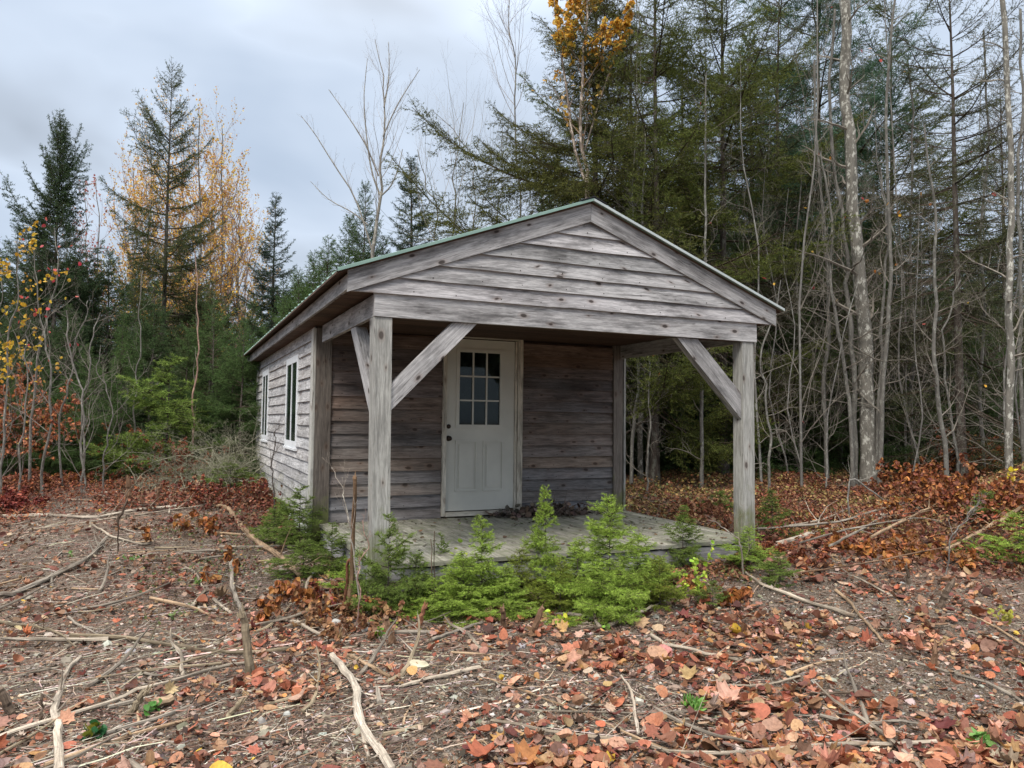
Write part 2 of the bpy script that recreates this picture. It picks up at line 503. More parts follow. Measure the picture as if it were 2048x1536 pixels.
def ground_mat():
    T = NT('gravelly_soil')
    obj = T.n('ShaderNodeTexCoord').outputs['Object']
    n1 = T.noise(T.vec(obj, (0.55,) * 3), 1, 5, 0.6)
    n2 = T.noise(T.vec(obj, (9,) * 3), 1, 6, 0.75)
    n3 = T.noise(T.vec(obj, (60,) * 3), 1, 5, 0.8)
    v = T.n('ShaderNodeTexVoronoi'); v.inputs['Scale'].default_value = 55; T.l(obj, v.inputs['Vector'])
    v2 = T.n('ShaderNodeTexVoronoi'); v2.inputs['Scale'].default_value = 130; T.l(obj, v2.inputs['Vector'])
    col = T.ramp(n2, [(0.3, (0.05, 0.036, 0.025)), (0.5, (0.10, 0.074, 0.053)), (0.7, (0.175, 0.138, 0.105))])
    red = T.ramp(n1, [(0.42, (0, 0, 0)), (0.62, (1, 1, 1))])
    col = T.mix(T.math('MULTIPLY', red, 0.45), col, (0.13, 0.065, 0.042))
    sp = T.n('ShaderNodeSeparateColor'); T.l(v.outputs['Color'], sp.inputs[0])
    peb = T.mix(sp.outputs[1], (0.10, 0.085, 0.07), (0.36, 0.33, 0.29))
    pm = T.math('MULTIPLY', T.math('GREATER_THAN', sp.outputs[0], 0.45), T.ramp(v.outputs['Distance'], [(0.28, (1, 1, 1)), (0.5, (0, 0, 0))]))
    col = T.mix(T.math('MULTIPLY', pm, 0.8), col, peb)
    sp2 = T.n('ShaderNodeSeparateColor'); T.l(v2.outputs['Color'], sp2.inputs[0])
    col = T.mix(T.math('MULTIPLY', T.math('GREATER_THAN', sp2.outputs[0], 0.6), 0.6), col, T.mix(sp2.outputs[1], (0.07, 0.055, 0.04), (0.33, 0.29, 0.25)))
    col = T.mix(1.0, col, T.ramp(n3, [(0.3, (0.6, 0.6, 0.6)), (0.7, (1.4, 1.4, 1.4))]), 'MULTIPLY')
    h = T.math('ADD', T.math('MULTIPLY', pm, 0.6), T.math('ADD', T.math('MULTIPLY', n3, 0.5), n2))
    return T.finish(col, 0.95, h, 0.9, 0.02, spec=0.1)


M['ground'] = ground_mat()

# ------------------------------------------------------------------ ground sheet
def axis_vals(lo, hi, fine, far):
    a = list(np.arange(lo, hi, fine)); s = fine
    x = hi
    right = []
    while x < far:
        right.append(x); s *= 1.12; x += s
    right.append(far)
    s = fine; x = lo; left = []
    while x > -far:
        s *= 1.12; x -= s; left.append(x)
    left.append(-far - 5)
    return np.array(left[::-1] + a + right)


xs = axis_vals(-4.5, 8.0, 0.05, 260); ys = axis_vals(-4.5, 5.0, 0.05, 260)
GX, GY = np.meshgrid(xs, ys, indexing='ij')
GZ = hgt(GX, GY)
nx, ny = GX.shape
ii, jj = np.meshgrid(np.arange(nx - 1), np.arange(ny - 1), indexing='ij')
b = MB(); b.add(np.stack([GX, GY, GZ], -1).reshape(-1, 3), np.stack([ii * ny + jj, (ii + 1) * ny + jj, (ii + 1) * ny + jj + 1, ii * ny + jj + 1], -1).reshape(-1, 4))
g = b.build('ground', M['ground'], smooth=True)
tag(g, 'brown gravelly soil of the clearing under leaves and twigs', kind='structure')

# ------------------------------------------------------------------ the cabin
W, P, ZB, ZT, DP = 3.9038, 2.4655, 1.9608, 2.1494, 8.89
SL = 0.3735
XR, ZR = W / 2, 3.1115
cabin = empty('cabin', (0, 0, 0), 'small weathered grey timber cabin with a gabled front porch and a white door', 'cabin')
_c = [0]


def brd(mb, o, L, Wv, T, tint=None, nseg=1, mat=0, jig=0.0):
    """board: corner o, length vector L, width vector Wv, thickness vector T"""
    _c[0] += 1
    rg = RNG(_c[0])
    o, L, Wv, T = (np.asarray(v, float) for v in (o, L, Wv, T))
    ou, ov = rg.random(2) * 40
    if tint is None:
        tint = np.ones(3) * (0.82 + 0.36 * rg.random()) * (1 + 0.012 * rg.normal(size=3))
    ln, w, t = (np.linalg.norm(v) for v in (L, Wv, T))
    n = nseg + 1
    s = np.linspace(0, 1, n)
    c = o[None] + L[None] * s[:, None]
    j1 = jig * rg.normal(size=(n, 3)); j2 = jig * rg.normal(size=(n, 3))
    R = np.stack([c + j1, c + Wv + j2, c + Wv + T + j2, c + T + j1], 1)
    V = R.reshape(-1, 3); Fc = []; uv = []
    per = [(0, w), (w, w + t), (w + t, 2 * w + t), (2 * w + t, 2 * w + 2 * t)]
    for i in range(nseg):
        for j in range(4):
            k = (j + 1) % 4
            Fc.append((i * 4 + j, i * 4 + k, i * 4 + 4 + k, i * 4 + 4 + j))
            a, bb = per[j]; u0, u1 = ou + ln * s[i], ou + ln * s[i + 1]
            uv.append([(u0, ov + a), (u0, ov + bb), (u1, ov + bb), (u1, ov + a)])
    Fc.append((3, 2, 1, 0)); uv.append([(ou, ov), (ou + .02, ov), (ou + .02, ov + w), (ou, ov + w)])
    e = nseg * 4; Fc.append((e, e + 1, e + 2, e + 3)); uv.append([(ou, ov), (ou + .02, ov), (ou + .02, ov + w), (ou, ov + w)])
    mb.add(V, Fc, tint, uv, mat)


def clap(mb, x0, x1, z0, z1, plane, out, along, tint, x0t=None, x1t=None, jig=0.0016):
    """one lapped board; along: (origin, unit dir), out: outward unit normal; bottom lip stands out"""
    _c[0] += 1
    rg = RNG(_c[0] + 5000)
    if x1 - x0 < 0.02: return
    n = max(2, int((x1 - x0) / 0.28) + 1)
    s = np.linspace(0, 1, n)
    xb = x0 + (x1 - x0) * s
    a = x0 if x0t is None else x0t; c = x1 if x1t is None else x1t
    xt = a + (c - a) * s
    wob = jig * rg.normal(size=n); wob2 = jig * 0.8 * rg.normal(size=n)
    og, ad = along
    zv = np.array([0, 0, 1.0])
    pt = lambda x, z, o: og[None] + ad[None] * x[:, None] + zv[None] * np.reshape(z, (-1, 1)) + out[None] * np.reshape(o, (-1, 1))
    ones = np.ones(n)
    R = np.stack([pt(xb, z0 + wob, plane + 0.030 + wob2), pt(xt, z1 * ones, plane + 0.004 * ones), pt(xt, z1 * ones, plane - 0.006 * ones), pt(xb, z0 + wob, plane + 0.006 + wob2)], 1)
    ou, ov = rg.random(2) * 60
    w = z1 - z0
    per = [(0, w), (w, w + .01), (w + .01, 2 * w), (2 * w, 2 * w + .014)]
    Fc = []; uv = []
    for i in range(n - 1):
        for j in range(4):
            k = (j + 1) % 4
            Fc.append((i * 4 + j, i * 4 + k, i * 4 + 4 + k, i * 4 + 4 + j))
            p, q = per[j]; u0, u1 = ou + xb[i], ou + xb[i + 1]
            uv.append([(u0, ov + p), (u0, ov + q), (u1, ov + q), (u1, ov + p)])
    Fc.append((3, 2, 1, 0)); uv.append([(0, 0)] * 4); e = (n - 1) * 4
    Fc.append((e, e + 1, e + 2, e + 3)); uv.append([(0, 0)] * 4)
    mb.add(R.reshape(-1, 3), Fc, tint, uv)
    # nail heads near the lower edge, slightly proud of the board
    w_ = 0.0042
    for q in np.arange(x0 + .06 + .05 * rg.random(), x1 - .04, .40):
        zc = z0 + .028 + .004 * rg.normal(); xc = q + .02 * rg.normal()
        if not (max(x0, a) + .02 < xc < min(x1, c) - .02): continue
        o_ = plane + .0305 - .026 * (zc - z0) / max(z1 - z0, .05) + .0015
        c_ = og + ad * xc + zv * zc + out * o_
        N_ = [c_ - ad * w_ - zv * w_, c_ + ad * w_ - zv * w_, c_ + ad * w_ + zv * w_, c_ - ad * w_ + zv * w_]
        N2 = [p_ - out * .006 for p_ in N_]
        mb.add(N_ + N2, [(0, 1, 2, 3), (0, 4, 5, 1), (1, 5, 6, 2), (2, 6, 7, 3), (3, 7, 4, 0)], (.12, .09, .075))


def siding(mb, x0, x1, z0, z1, row, plane, out, along, holes=(), var=0.16, warm=0.05, splits=True, seed=0):
    rg = RNG(700 + seed)
    z = z0; r = 0
    while z < z1 - 0.01:
        zt = min(z + row + 0.018, z1)
        cuts = [x0]
        if splits and x1 - x0 > 2.5 and rg.random() < 0.6: cuts.append(x0 + (x1 - x0) * (0.25 + 0.5 * rg.random()))
        cuts.append(x1)
        for a, c in zip(cuts[:-1], cuts[1:]):
            tint = np.ones(3) * (1 + var * rg.normal()) * (1 + warm * rg.normal() * ax(1, 0.1, -1))
            tint = np.clip(tint, 0.55, 1.5)
            segs = [(a, c, z, zt)]
            for (h0, h1, hz0, hz1) in holes:
                new = []
                for (p, q, za, zb_) in segs:
                    if q <= h0 or p >= h1 or zb_ <= hz0 or za >= hz1:
                        new.append((p, q, za, zb_)); continue
                    if p < h0: new.append((p, h0, za, zb_))
                    if q > h1: new.append((h1, q, za, zb_))
                    m0, m1 = max(p, h0), min(q, h1)
                    if za < hz0 - .01: new.append((m0, m1, za, hz0))
                    if zb_ > hz1 + .01: new.append((m0, m1, hz1, zb_))
                segs = new
            for (p, q, za, zb_) in segs:
                clap(mb, p + .001, q - .001, za, zb_, plane, out, along, tint)
        z += row; r += 1


ax = lambda *v: np.array(v, float)
# front wall (faces the porch)
DX0, DX1, DZ0, DZ1 = 1.4724, 2.3571, 0.0757, 2.1057
for q, (xa, xb_) in enumerate(((0.136, 1.431), (2.459, W - 0.136))):
    b = MB()
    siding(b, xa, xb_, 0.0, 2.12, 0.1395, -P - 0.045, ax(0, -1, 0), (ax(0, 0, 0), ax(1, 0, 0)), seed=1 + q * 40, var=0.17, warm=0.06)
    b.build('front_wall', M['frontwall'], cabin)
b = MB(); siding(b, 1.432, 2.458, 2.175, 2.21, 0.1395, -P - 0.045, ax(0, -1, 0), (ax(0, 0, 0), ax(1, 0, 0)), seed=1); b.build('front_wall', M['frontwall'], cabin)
# left side wall
b = MB()
WIN = [(3.6527, 4.7196, 0.767, 1.932), (6.8888, 7.8219, 0.767, 1.932)]
siding(b, P + 0.16, DP - 0.09, -0.16, 2.162, 0.136, 0.025, ax(-1, 0, 0), (ax(0, 0, 0), ax(0, 1, 0)), WIN, seed=2, var=0.09, warm=0.015)
b.build('side_wall', M['sidewall'], cabin)
b = MB()
siding(b, P + 0.16, DP - 0.09, -0.16, 2.162, 0.136, 0.025 + W, ax(1, 0, 0), (ax(0, 0, 0), ax(0, 1, 0)), seed=3, var=0.09, warm=0.015)
b.build('far_side_wall', M['sidewall'], cabin)
b = MB()
siding(b, 0.0, W, -0.1, 2.9, 0.136, DP + 0.02, ax(0, 1, 0), (ax(0, 0, 0), ax(1, 0, 0)), seed=4, var=0.09)
_bk = b
# clip of the back gable: keep it simple, boards narrow towards the ridge
b = MB()
z = -0.1; rg = RNG(9)
while z < 3.0:
    zt = z + 0.15
    f = lambda q: max(-0.02, (q - 2.22) / SL) if q > 2.22 else -0.02
    x0b, x0t_ = f(z), f(zt)
    if W / 2 - x0t_ < 0.05: break
    clap(b, x0b, W - x0b, z, zt, DP + 0.005, ax(0, 1, 0), (ax(0, 0, 0), ax(1, 0, 0)), np.ones(3) * (1 + .1 * rg.normal()), x0t_, W - x0t_)
    z += 0.136
b.build('back_wall', M['sidewall'], cabin)
# sheathing inside
b = MB()
def hole_wall(lo, hi, z0, z1, holes, mk):
    xs_ = lo
    for (h0, h1, a, c) in holes:
        mk(xs_, h0, z0, z1); mk(h0, h1, z0, a) if a > z0 else None; mk(h0, h1, c, z1); xs_ = h1
    mk(xs_, hi, z0, z1)
hole_wall(P + .06, DP - .03, -0.1, 2.162, WIN, lambda a, c, z0, z1: brd(b, (0.0, a, z0), (0, c - a, 0), (0, 0, z1 - z0), (0.08, 0, 0)))
hole_wall(0.09, W - .09, -0.1, 2.13, [(DX0 - .03, DX1 + .03, -0.1, DZ1 + .03)], lambda a, c, z0, z1: brd(b, (a, P + .07, z0), (c - a, 0, 0), (0, 0, z1 - z0), (0, 0.06, 0)) if z1 > z0 else None)
brd(b, (W - .08, P + .06, -0.1), (0, DP - P - .09, 0), (0, 0, 2.23), (0.08, 0, 0))
brd(b, (0.09, DP - .09, -0.1), (W - .18, 0, 0), (0, 0, 2.23), (0, 0.06, 0))
brd(b, (0.09, P + .14, -0.06), (W - .18, 0, 0), (0, DP - P - .24, 0), (0, 0, 0.05))
b.build('inner_wall', M['inner'], cabin)

# corner posts
for nm, x in (('corner_post', -0.035), ('corner_post', W - 0.135)):
    b = MB(); brd(b, (x, P, -0.32), (0, 0, 2.45), (0.17 if x < 0 else 0.135, 0, 0), (0, 0.06, 0), np.ones(3) * (0.95 if x < 0 else 1.05), 4, jig=0.001); b.build('corner_post', M['corner'], cabin)
b = MB(); brd(b, (-0.066, P + .003, -0.24), (0, 0, 2.37), (0, 0.155, 0), (0.03, 0, 0), np.ones(3) * 1.55); b.build('corner_board', M['post'], cabin)
b = MB(); brd(b, (-0.05, DP - .10, -0.2), (0, 0, 2.33), (0, 0.12, 0), (0.03, 0, 0), np.ones(3) * 1.2); b.build('corner_board', M['post'], cabin)
b = MB(); brd(b, (W + .02, P + .003, -0.2), (0, 0, 2.33), (0, 0.155, 0), (0.03, 0, 0), np.ones(3) * 1.2); b.build('corner_board', M['post'], cabin)
b = MB(); brd(b, (-0.03, P + .17, -0.34), (0, DP - P - .3, 0), (0, 0, .18), (0.05, 0, 0)); b.build('sill_beam', M['corner'], cabin)
b = MB(); brd(b, (W - .02, P + .17, -0.34), (0, DP - P - .3, 0), (0, 0, .18), (0.05, 0, 0)); b.build('sill_beam', M['corner'], cabin)

# porch posts, beams, braces
def post(x, y, w, z0, z1, tx, name='porch_post'):
    b = MB(); brd(b, (x + tx, y, z0), (-tx, 0, z1 - z0), (w, 0, 0), (0, w, 0), np.ones(3) * 1.12, 6, jig=0.0012)
    return b.build(name, M['post'], cabin)
post(0.004, 0.012, 0.144, -0.36, ZB - .002, 0.022)
post(W - .03 - .144, 0.012, 0.144, -0.36, ZB - .002, 0.012)
b = MB(); brd(b, (0, 0, ZB), (W, 0, 0), (0, 0, ZT - ZB), (0, 0.04, 0), np.ones(3) * 1.1, 10, jig=0.0012); b.build('header_beam', M['weathered'], cabin)
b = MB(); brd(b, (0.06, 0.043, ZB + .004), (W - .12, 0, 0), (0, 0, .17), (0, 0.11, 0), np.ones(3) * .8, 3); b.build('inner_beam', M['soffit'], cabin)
for x in (0.002, W - .042):
    b = MB(); brd(b, (x, 0.043, ZB + .002), (0, 2.28 if x < 1 else P - .05, 0), (0, 0, ZT - ZB - .012), (0.04, 0, 0), np.ones(3) * 0.95, 6, jig=0.001); b.build('side_beam', M['weathered'], cabin)


def quad_prism(mb, pts, tv, tint):
    """prism from 4 coplanar points (p0->p1 is the long way along the lower edge, p3->p2 the upper edge) and thickness vector"""
    pts = [np.asarray(p, float) for p in pts]; tv = np.asarray(tv, float)
    _c[0] += 1; rg = RNG(_c[0]); ou, ov = rg.random(2) * 30
    V = np.array(pts + [p + tv for p in pts]); L = np.linalg.norm(pts[1] - pts[0]); w = np.linalg.norm(pts[3] - pts[0]); t = np.linalg.norm(tv)
    Fc = [(0, 1, 2, 3), (7, 6, 5, 4), (0, 4, 5, 1), (1, 5, 6, 2), (2, 6, 7, 3), (3, 7, 4, 0)]
    d = nrm(pts[1] - pts[0]); n2 = nrm(pts[3] - pts[0] - d * np.dot(pts[3] - pts[0], d))
    q = lambda p: (ou + float(np.dot(p - pts[0], d)), ov + float(np.dot(p - pts[0], n2)))
    uv = [[q(V[i]) for i in Fc[0]], [q(V[i]) for i in Fc[1]]]
    for f in Fc[2:]:
        uv.append([(q(V[i])[0], ov + 0.5 + q(V[i])[1] * .2 + (t if i > 3 else 0)) for i in f])
    mb.add(V, Fc, tint, uv)


for pts, tv, tn in (
    ([(0.150, .03, 1.207), (0.886, .03, ZB - .004), (0.675, .03, ZB - .004), (0.150, .03, 1.42)], (0, .075, 0), 1.15),
    ([(3.728, .03, 1.185), (3.206 - .0, .03, ZB - .004), (2.985, .03, ZB - .004), (3.728, .03, 1.44)][0:1] + [(3.0 - .05, .03, ZB - .004), (3.19, .03, ZB - .004), (3.728, .03, 1.44)], (0, .085, 0), .85),
    ([(.012, .158, 1.2), (.012, .93, ZB - .004), (.012, .73, ZB - .004), (.012, .158, 1.42)], (.10, 0, 0), 1.1),
    ([(W - .15, .158, 1.2), (W - .15, .93, ZB - .004), (W - .15, .73, ZB - .004), (W - .15, .158, 1.42)], (.10, 0, 0), .7)):
    b = MB(); quad_prism(b, pts, tv, np.ones(3) * tn); b.build('brace', M['weathered'], cabin)

# gable siding
b = MB(); rg = RNG(21)
z = ZT - 0.004
while z < 2.95:
    zt = z + 0.152
    f = lambda q: -0.19 + max(0.0, (q - 2.20)) / SL
    xb, xt = f(z), f(zt)
    if XR - xb < 0.1: break
    xt = min(xt, XR - .01)
    tint = np.ones(3) * (1.08 + .09 * rg.normal()) * (1 + .004 * rg.normal(size=3))
    clap(b, xb, W - xb, z, zt, 0.006, ax(0, -1, 0), (ax(0, 0.013, 0), ax(1, 0, 0)), tint, xt, W - xt, jig=0.0018)
    z += 0.1335
b.build('gable_siding', M['weathered'], cabin)
b = MB()
V = [(-.17, .06, 2.16), (W + .17, .06, 2.16), (XR, .06, 3.0)]; V2 = [(x, y + .03, z) for x, y, z in V]
b.add(V + V2, [(0, 1, 2), (5, 4, 3)]); b.build('gable_backing', M['inner'], cabin)
# barge boards
EO, RB = 0.222, 0.167
ZE = ZR - SL * (XR + EO)
for s in (-1, 1):
    b = MB(); e = XR + s * (XR + EO)
    _x = XR + s * .0015
    quad_prism(b, [(e, -.036, ZE - RB), (_x, -.036, ZR - RB), (_x, -.036, ZR), (e, -.036, ZE)], (0, .026, 0), np.ones(3) * (1.0 if s < 0 else .95))
    b.build('barge_board', M['weathered'], cabin)
# fascia, soffit, ceiling
for s in (-1, 1):
    x = -EO if s < 0 else W + EO - .025
    b = MB(); brd(b, (x, -.008, ZE - RB + .022), (0, DP + .1, 0), (0, 0, .118), (.025, 0, 0), np.ones(3) * .95, 8, jig=.0015); b.build('fascia', M['weathered'], cabin)
    b = MB()
    for k in range(30):
        y0 = .0 + k * .3
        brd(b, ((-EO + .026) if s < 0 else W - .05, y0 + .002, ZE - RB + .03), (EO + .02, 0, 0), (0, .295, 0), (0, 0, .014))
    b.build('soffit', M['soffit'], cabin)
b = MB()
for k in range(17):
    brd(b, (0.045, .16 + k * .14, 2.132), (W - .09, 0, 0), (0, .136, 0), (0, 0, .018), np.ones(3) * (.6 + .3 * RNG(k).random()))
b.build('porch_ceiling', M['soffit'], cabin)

# metal roof with ribs
b = MB()
Y0, Y1 = -0.085, DP + .12
yy = []; zz = []
y = Y0
while y < Y1:
    for dy, dz in ((0, 0), (.008, .016), (.024, .016), (.032, 0), (.105, 0), (.110, .004), (.120, .004), (.125, 0)):
        yy.append(y + dy); zz.append(dz)
    y += .2286 / 1.0
yy = np.array(yy); zz = np.array(zz)
for s in (-1, 1):
    xe = -.31 if s < 0 else W + .29
    ze = ZR + .022 - SL * abs(XR - xe)
    n = len(yy); V = []
    for (x, zbase) in ((XR + s * .0, ZR + .022), (xe, ze)):
        for th in (0, -.004):
            V.append(np.stack([np.full(n, x), yy, zbase + zz + th], 1))
    V = np.concatenate(V); i = np.arange(n - 1)
    Fc = [np.stack([i, i + 1, i + 1 + 2 * n, i + 2 * n], 1), np.stack([i + n, i + n + 1, i + 3 * n + 1, i + 3 * n], 1), np.stack([i + 2 * n, i + 1 + 2 * n, i + 1 + 3 * n, i + 3 * n], 1)]
    b.add(V, np.concatenate(Fc), (1, 1, 1))
roof = b.build('roof', M['metalroof'], cabin)
# folded metal trim along the rake edges, roof sheathing, ridge cap
for s in (-1, 1):
    xe = -.31 if s < 0 else W + .29; ze = ZR + .022 - SL * abs(XR - xe)
    b = MB(); quad_prism(b, [(xe, Y0 - .004, ze - .012), (XR + s * .002, Y0 - .004, ZR + .010), (XR + s * .002, Y0 - .004, ZR + .034), (xe, Y0 - .004, ze + .012)], (0, .012, 0), (1, 1, 1))
    b.build('edge_trim', M['metalroof'] if s < 0 else M['galv'], roof)
    b = MB(); quad_prism(b, [(xe, -.04, ze - .022), (XR + s * .002, -.04, ZR - .004), (XR + s * .002, -.04, ZR + .015), (xe, -.04, ze - .004)], (0, DP + .08, 0), (1, 1, 1))
    b.build('roof_sheathing', M['soffit'], roof)
b = MB()
for s in (-1, 1):
    quad_prism(b, [(XR, Y0 - .01, ZR + .044), (XR + s * .13, Y0 - .01, ZR + .044 - SL * .13), (XR + s * .13, Y0 - .01, ZR + .050 - SL * .13), (XR, Y0 - .01, ZR + .053)], (0, Y1 - Y0, 0), (1, 1, 1))
b.build('ridge_cap', M['rubber'], roof)

# deck
b = MB(); x = .042; rg = RNG(4)
while x < W - .02:
    w = min(.136, W - x)
    yf = .16 if (x < .16 or x > W - .21) else -.02 + .008 * rg.normal()
    brd(b, (x, yf, -.034 + .002 * rg.random()), (0, P - yf, 0), (w, 0, 0), (0, 0, .034), np.ones(3) * (.85 + .3 * rg.random()), 8, jig=.0018)
    x += w + .006
deck = b.build('porch_deck', M['deck'], cabin)
b = MB(); brd(b, (.15, 0.0, -.215), (W - .34, 0, 0), (0, 0, .165), (0, .045, 0), np.ones(3) * .85, 10, jig=.002)
brd(b, (.05, .16, -.215), (0, P - .2, 0), (0, 0, .165), (.04, 0, 0), np.ones(3) * .85); brd(b, (W - .05, .16, -.215), (0, P - .2, 0), (0, 0, .165), (.04, 0, 0), np.ones(3) * .85)
b.build('rim_joist', M['weathered'], cabin)

# door -------------------------------------------------
YD = P + .022
b = MB()
ol = 1.432; orr = 2.458
brd(b, (ol, P - .012, .02), (0, 0, 2.15), (.045, 0, 0), (0, .055, 0), np.ones(3) * 1.0, 8, jig=.001)
brd(b, (orr - .066, P - .012, .02), (0, 0, 2.15), (.066, 0, 0), (0, .055, 0), np.ones(3) * 1.0, 8, jig=.001)
brd(b, (ol + .047, P - .012, 2.118), (orr - ol - .115, 0, 0), (0, 0, .052), (0, .055, 0), np.ones(3) * .95)
brd(b, (DX1 + .003, P + .005, .03), (0, 0, 2.08), (.026, 0, 0), (0, .12, 0), np.ones(3) * 1.05)
frame = b.build('door_frame', M['casing'], cabin)
b = MB(); brd(b, (ol + .047, P - .03, .018), (orr - ol - .115, 0, 0), (0, .11, 0), (0, 0, .045), np.ones(3) * 1.1); b.build('threshold', M['casing'], frame)
b = MB()
GX0, GX1, GZ0, GZ1 = 1.6015, 2.2035, 1.0476, 1.9904
one = np.ones(3)
def pb(x0, x1, z0, z1, y0, y1, mb=None): brd(mb or b, (x0, y0, z0), (x1 - x0, 0, 0), (0, 0, z1 - z0), (0, y1 - y0, 0), one)
pb(DX0, GX0 + .01, DZ0, DZ1, YD, YD + .042); pb(GX1 - .01, DX1, DZ0, DZ1, YD, YD + .042)
pb(GX0 + .0101, GX1 - .0101, DZ0, GZ0 + .01, YD, YD + .042); pb(GX0 + .0101, GX1 - .0101, GZ1 - .01, DZ1, YD, YD + .042)
door = b.build('door', M['doorpaint'], cabin)
b = MB()
for (x0, x1, z0, z1) in ((GX0, GX1, GZ0, GZ0 + .04), (GX0, GX1, GZ1 - .04, GZ1), (GX0, GX0 + .04, GZ0 + .0401, GZ1 - .0401), (GX1 - .04, GX1, GZ0 + .0401, GZ1 - .0401)):
    pb(x0, x1, z0, z1, YD - .012, YD + .01)
iw, ih = (GX1 - GX0 - .08), (GZ1 - GZ0 - .08)
for k in (1, 2):
    x = GX0 + .04 + iw * k / 3; pb(x - .009, x + .009, GZ0 + .04, GZ1 - .04, YD - .006, YD + .008)
    z = GZ0 + .04 + ih * k / 3
    for q in range(3):
        x0 = GX0 + .04 + iw * q / 3 + .0095; pb(x0, x0 + iw / 3 - .019, z - .009, z + .009, YD - .0055, YD + .008)
b.build('glazing_bars', M['doorpaint'], door)


def glass_mat(name, dark):
    T = NT(name)
    obj = T.n('ShaderNodeTexCoord').outputs['Object']
    n = T.noise(T.vec(obj, (5, 5, 5)), 1, 5, 0.7)
    gl = T.n('ShaderNodeBsdfGlossy'); gl.inputs['Roughness'].default_value = 0.04; gl.inputs['Color'].default_value = (.9, .95, .95, 1)
    tr = T.n('ShaderNodeBsdfTransparent'); tr.inputs[0].default_value = (*dark, 1)
    df = T.n('ShaderNodeBsdfDiffuse'); df.inputs[0].default_value = (.11, .15, .125, 1)
    m1 = T.n('ShaderNodeMixShader'); T.l(T.math('MULTIPLY', T.ramp(n, [(.4, (.1, .1, .1)), (.7, (.5, .5, .5))]), .35), m1.inputs[0]); T.l(tr.outputs[0], m1.inputs[1]); T.l(df.outputs[0], m1.inputs[2])
    fr = T.n('ShaderNodeFresnel'); fr.inputs[0].default_value = 1.5
    m2 = T.n('ShaderNodeMixShader'); T.l(T.math('MULTIPLY', fr.outputs[0], .5), m2.inputs[0]); T.l(m1.outputs[0], m2.inputs[1]); T.l(gl.outputs[0], m2.inputs[2])
    T.l(m2.outputs[0], T.out.inputs[0]); return T.m


M['glass'] = glass_mat('window_glass', (.35, .42, .40))
b = MB(); pb(GX0 + .011, GX1 - .011, GZ0 + .011, GZ1 - .011, YD + .012, YD + .016); b.build('glass_pane', M['glass'], door)
# embossed lower panels: a raised moulding frame with a raised field
for (x0, x1) in ((1.60, 1.875), (1.95, 2.215)):
    b = MB(); z0, z1 = .30, .90
    for (a, c, e, f) in ((x0, x1, z0, z0 + .018), (x0, x1, z1 - .018, z1), (x0, x0 + .018, z0 + .0181, z1 - .0181), (x1 - .018, x1, z0 + .0181, z1 - .0181)):
        pb(a, c, e, f, YD - .012, YD + .002)
    pb(x0 + .045, x1 - .045, z0 + .045, z1 - .045, YD - .009, YD + .002)
    b.build('door_panel', M['doorpaint'], door)


def lathe(mb, c, axis, prof, k=16, tint=(1, 1, 1)):
    axis = nrm(np.asarray(axis, float)); P_ = np.array([np.asarray(c) + axis * a for a, r in prof]); R_ = np.array([r for a, r in prof])
    T = axis; ref = ax(0, 0, 1) if abs(T[2]) < .9 else ax(1, 0, 0); N = nrm(np.cross(T, ref)); Bn = np.cross(T, N)
    an = np.arange(k) * 2 * math.pi / k; n = len(prof)
    V = P_[:, None] + R_[:, None, None] * (np.cos(an)[None, :, None] * N + np.sin(an)[None, :, None] * Bn)
    i, j = np.meshgrid(np.arange(n - 1), np.arange(k), indexing='ij'); j2 = (j + 1) % k
    mb.add(V.reshape(-1, 3), np.stack([i * k + j, i * k + j2, (i + 1) * k + j2, (i + 1) * k + j], -1).reshape(-1, 4), tint)


b = MB(); lathe(b, (1.512, YD, .925), (0, -1, 0), [(0, .0), (0, .033), (.008, .033), (.012, .014), (.03, .013), (.036, .024), (.05, .029), (.062, .024), (.066, .0)]); b.build('door_knob', M['bronze'], door, smooth=True)
b = MB(); lathe(b, (1.512, YD, 1.065), (0, -1, 0), [(0, .0), (0, .027), (.012, .026), (.016, .018), (.018, .0)]); b.build('deadbolt', M['bronze'], door, smooth=True)
b = MB(); pb(1.868, 1.876, .32, .36, YD - .008, YD - .004); b.build('scuff_mark', M['bronze'], door)

# side windows -----------------------------------------
for (y0, y1, z0, z1) in WIN:
    b = MB(); xo = -.058
    fb = lambda a, c, e, f, x0, x1: brd(b, (x0, a, e), (0, c - a, 0), (0, 0, f - e), (x1 - x0, 0, 0), one)
    t = .085
    fb(y0, y1, z0, z0 + t, xo, .03); fb(y0, y1, z1 - t, z1, xo, .03); fb(y0, y0 + t, z0 + t, z1 - t, xo, .03); fb(y1 - t, y1, z0 + t, z1 - t, xo, .03)
    w = b.build('window', M['vinyl'], cabin)
    b = MB(); ym = (y0 + y1) / 2; fb(ym - .03, ym + .03, z0 + t, z1 - t, xo + .002, .02); b.build('mullion', M['vinyl'], w)
    b = MB(); fb(y0 + t, ym - .031, z0 + t, z1 - t, -.050, -.045); fb(ym + .031, y1 - t, z0 + t, z1 - t, -.050, -.045); b.build('pane', M['glass'], w)
    b = MB(); fb(y0 - .01, y1 + .01, z0 - .028, z0 - .002, xo - .014, .0); b.build('sill', M['vinyl'], w)
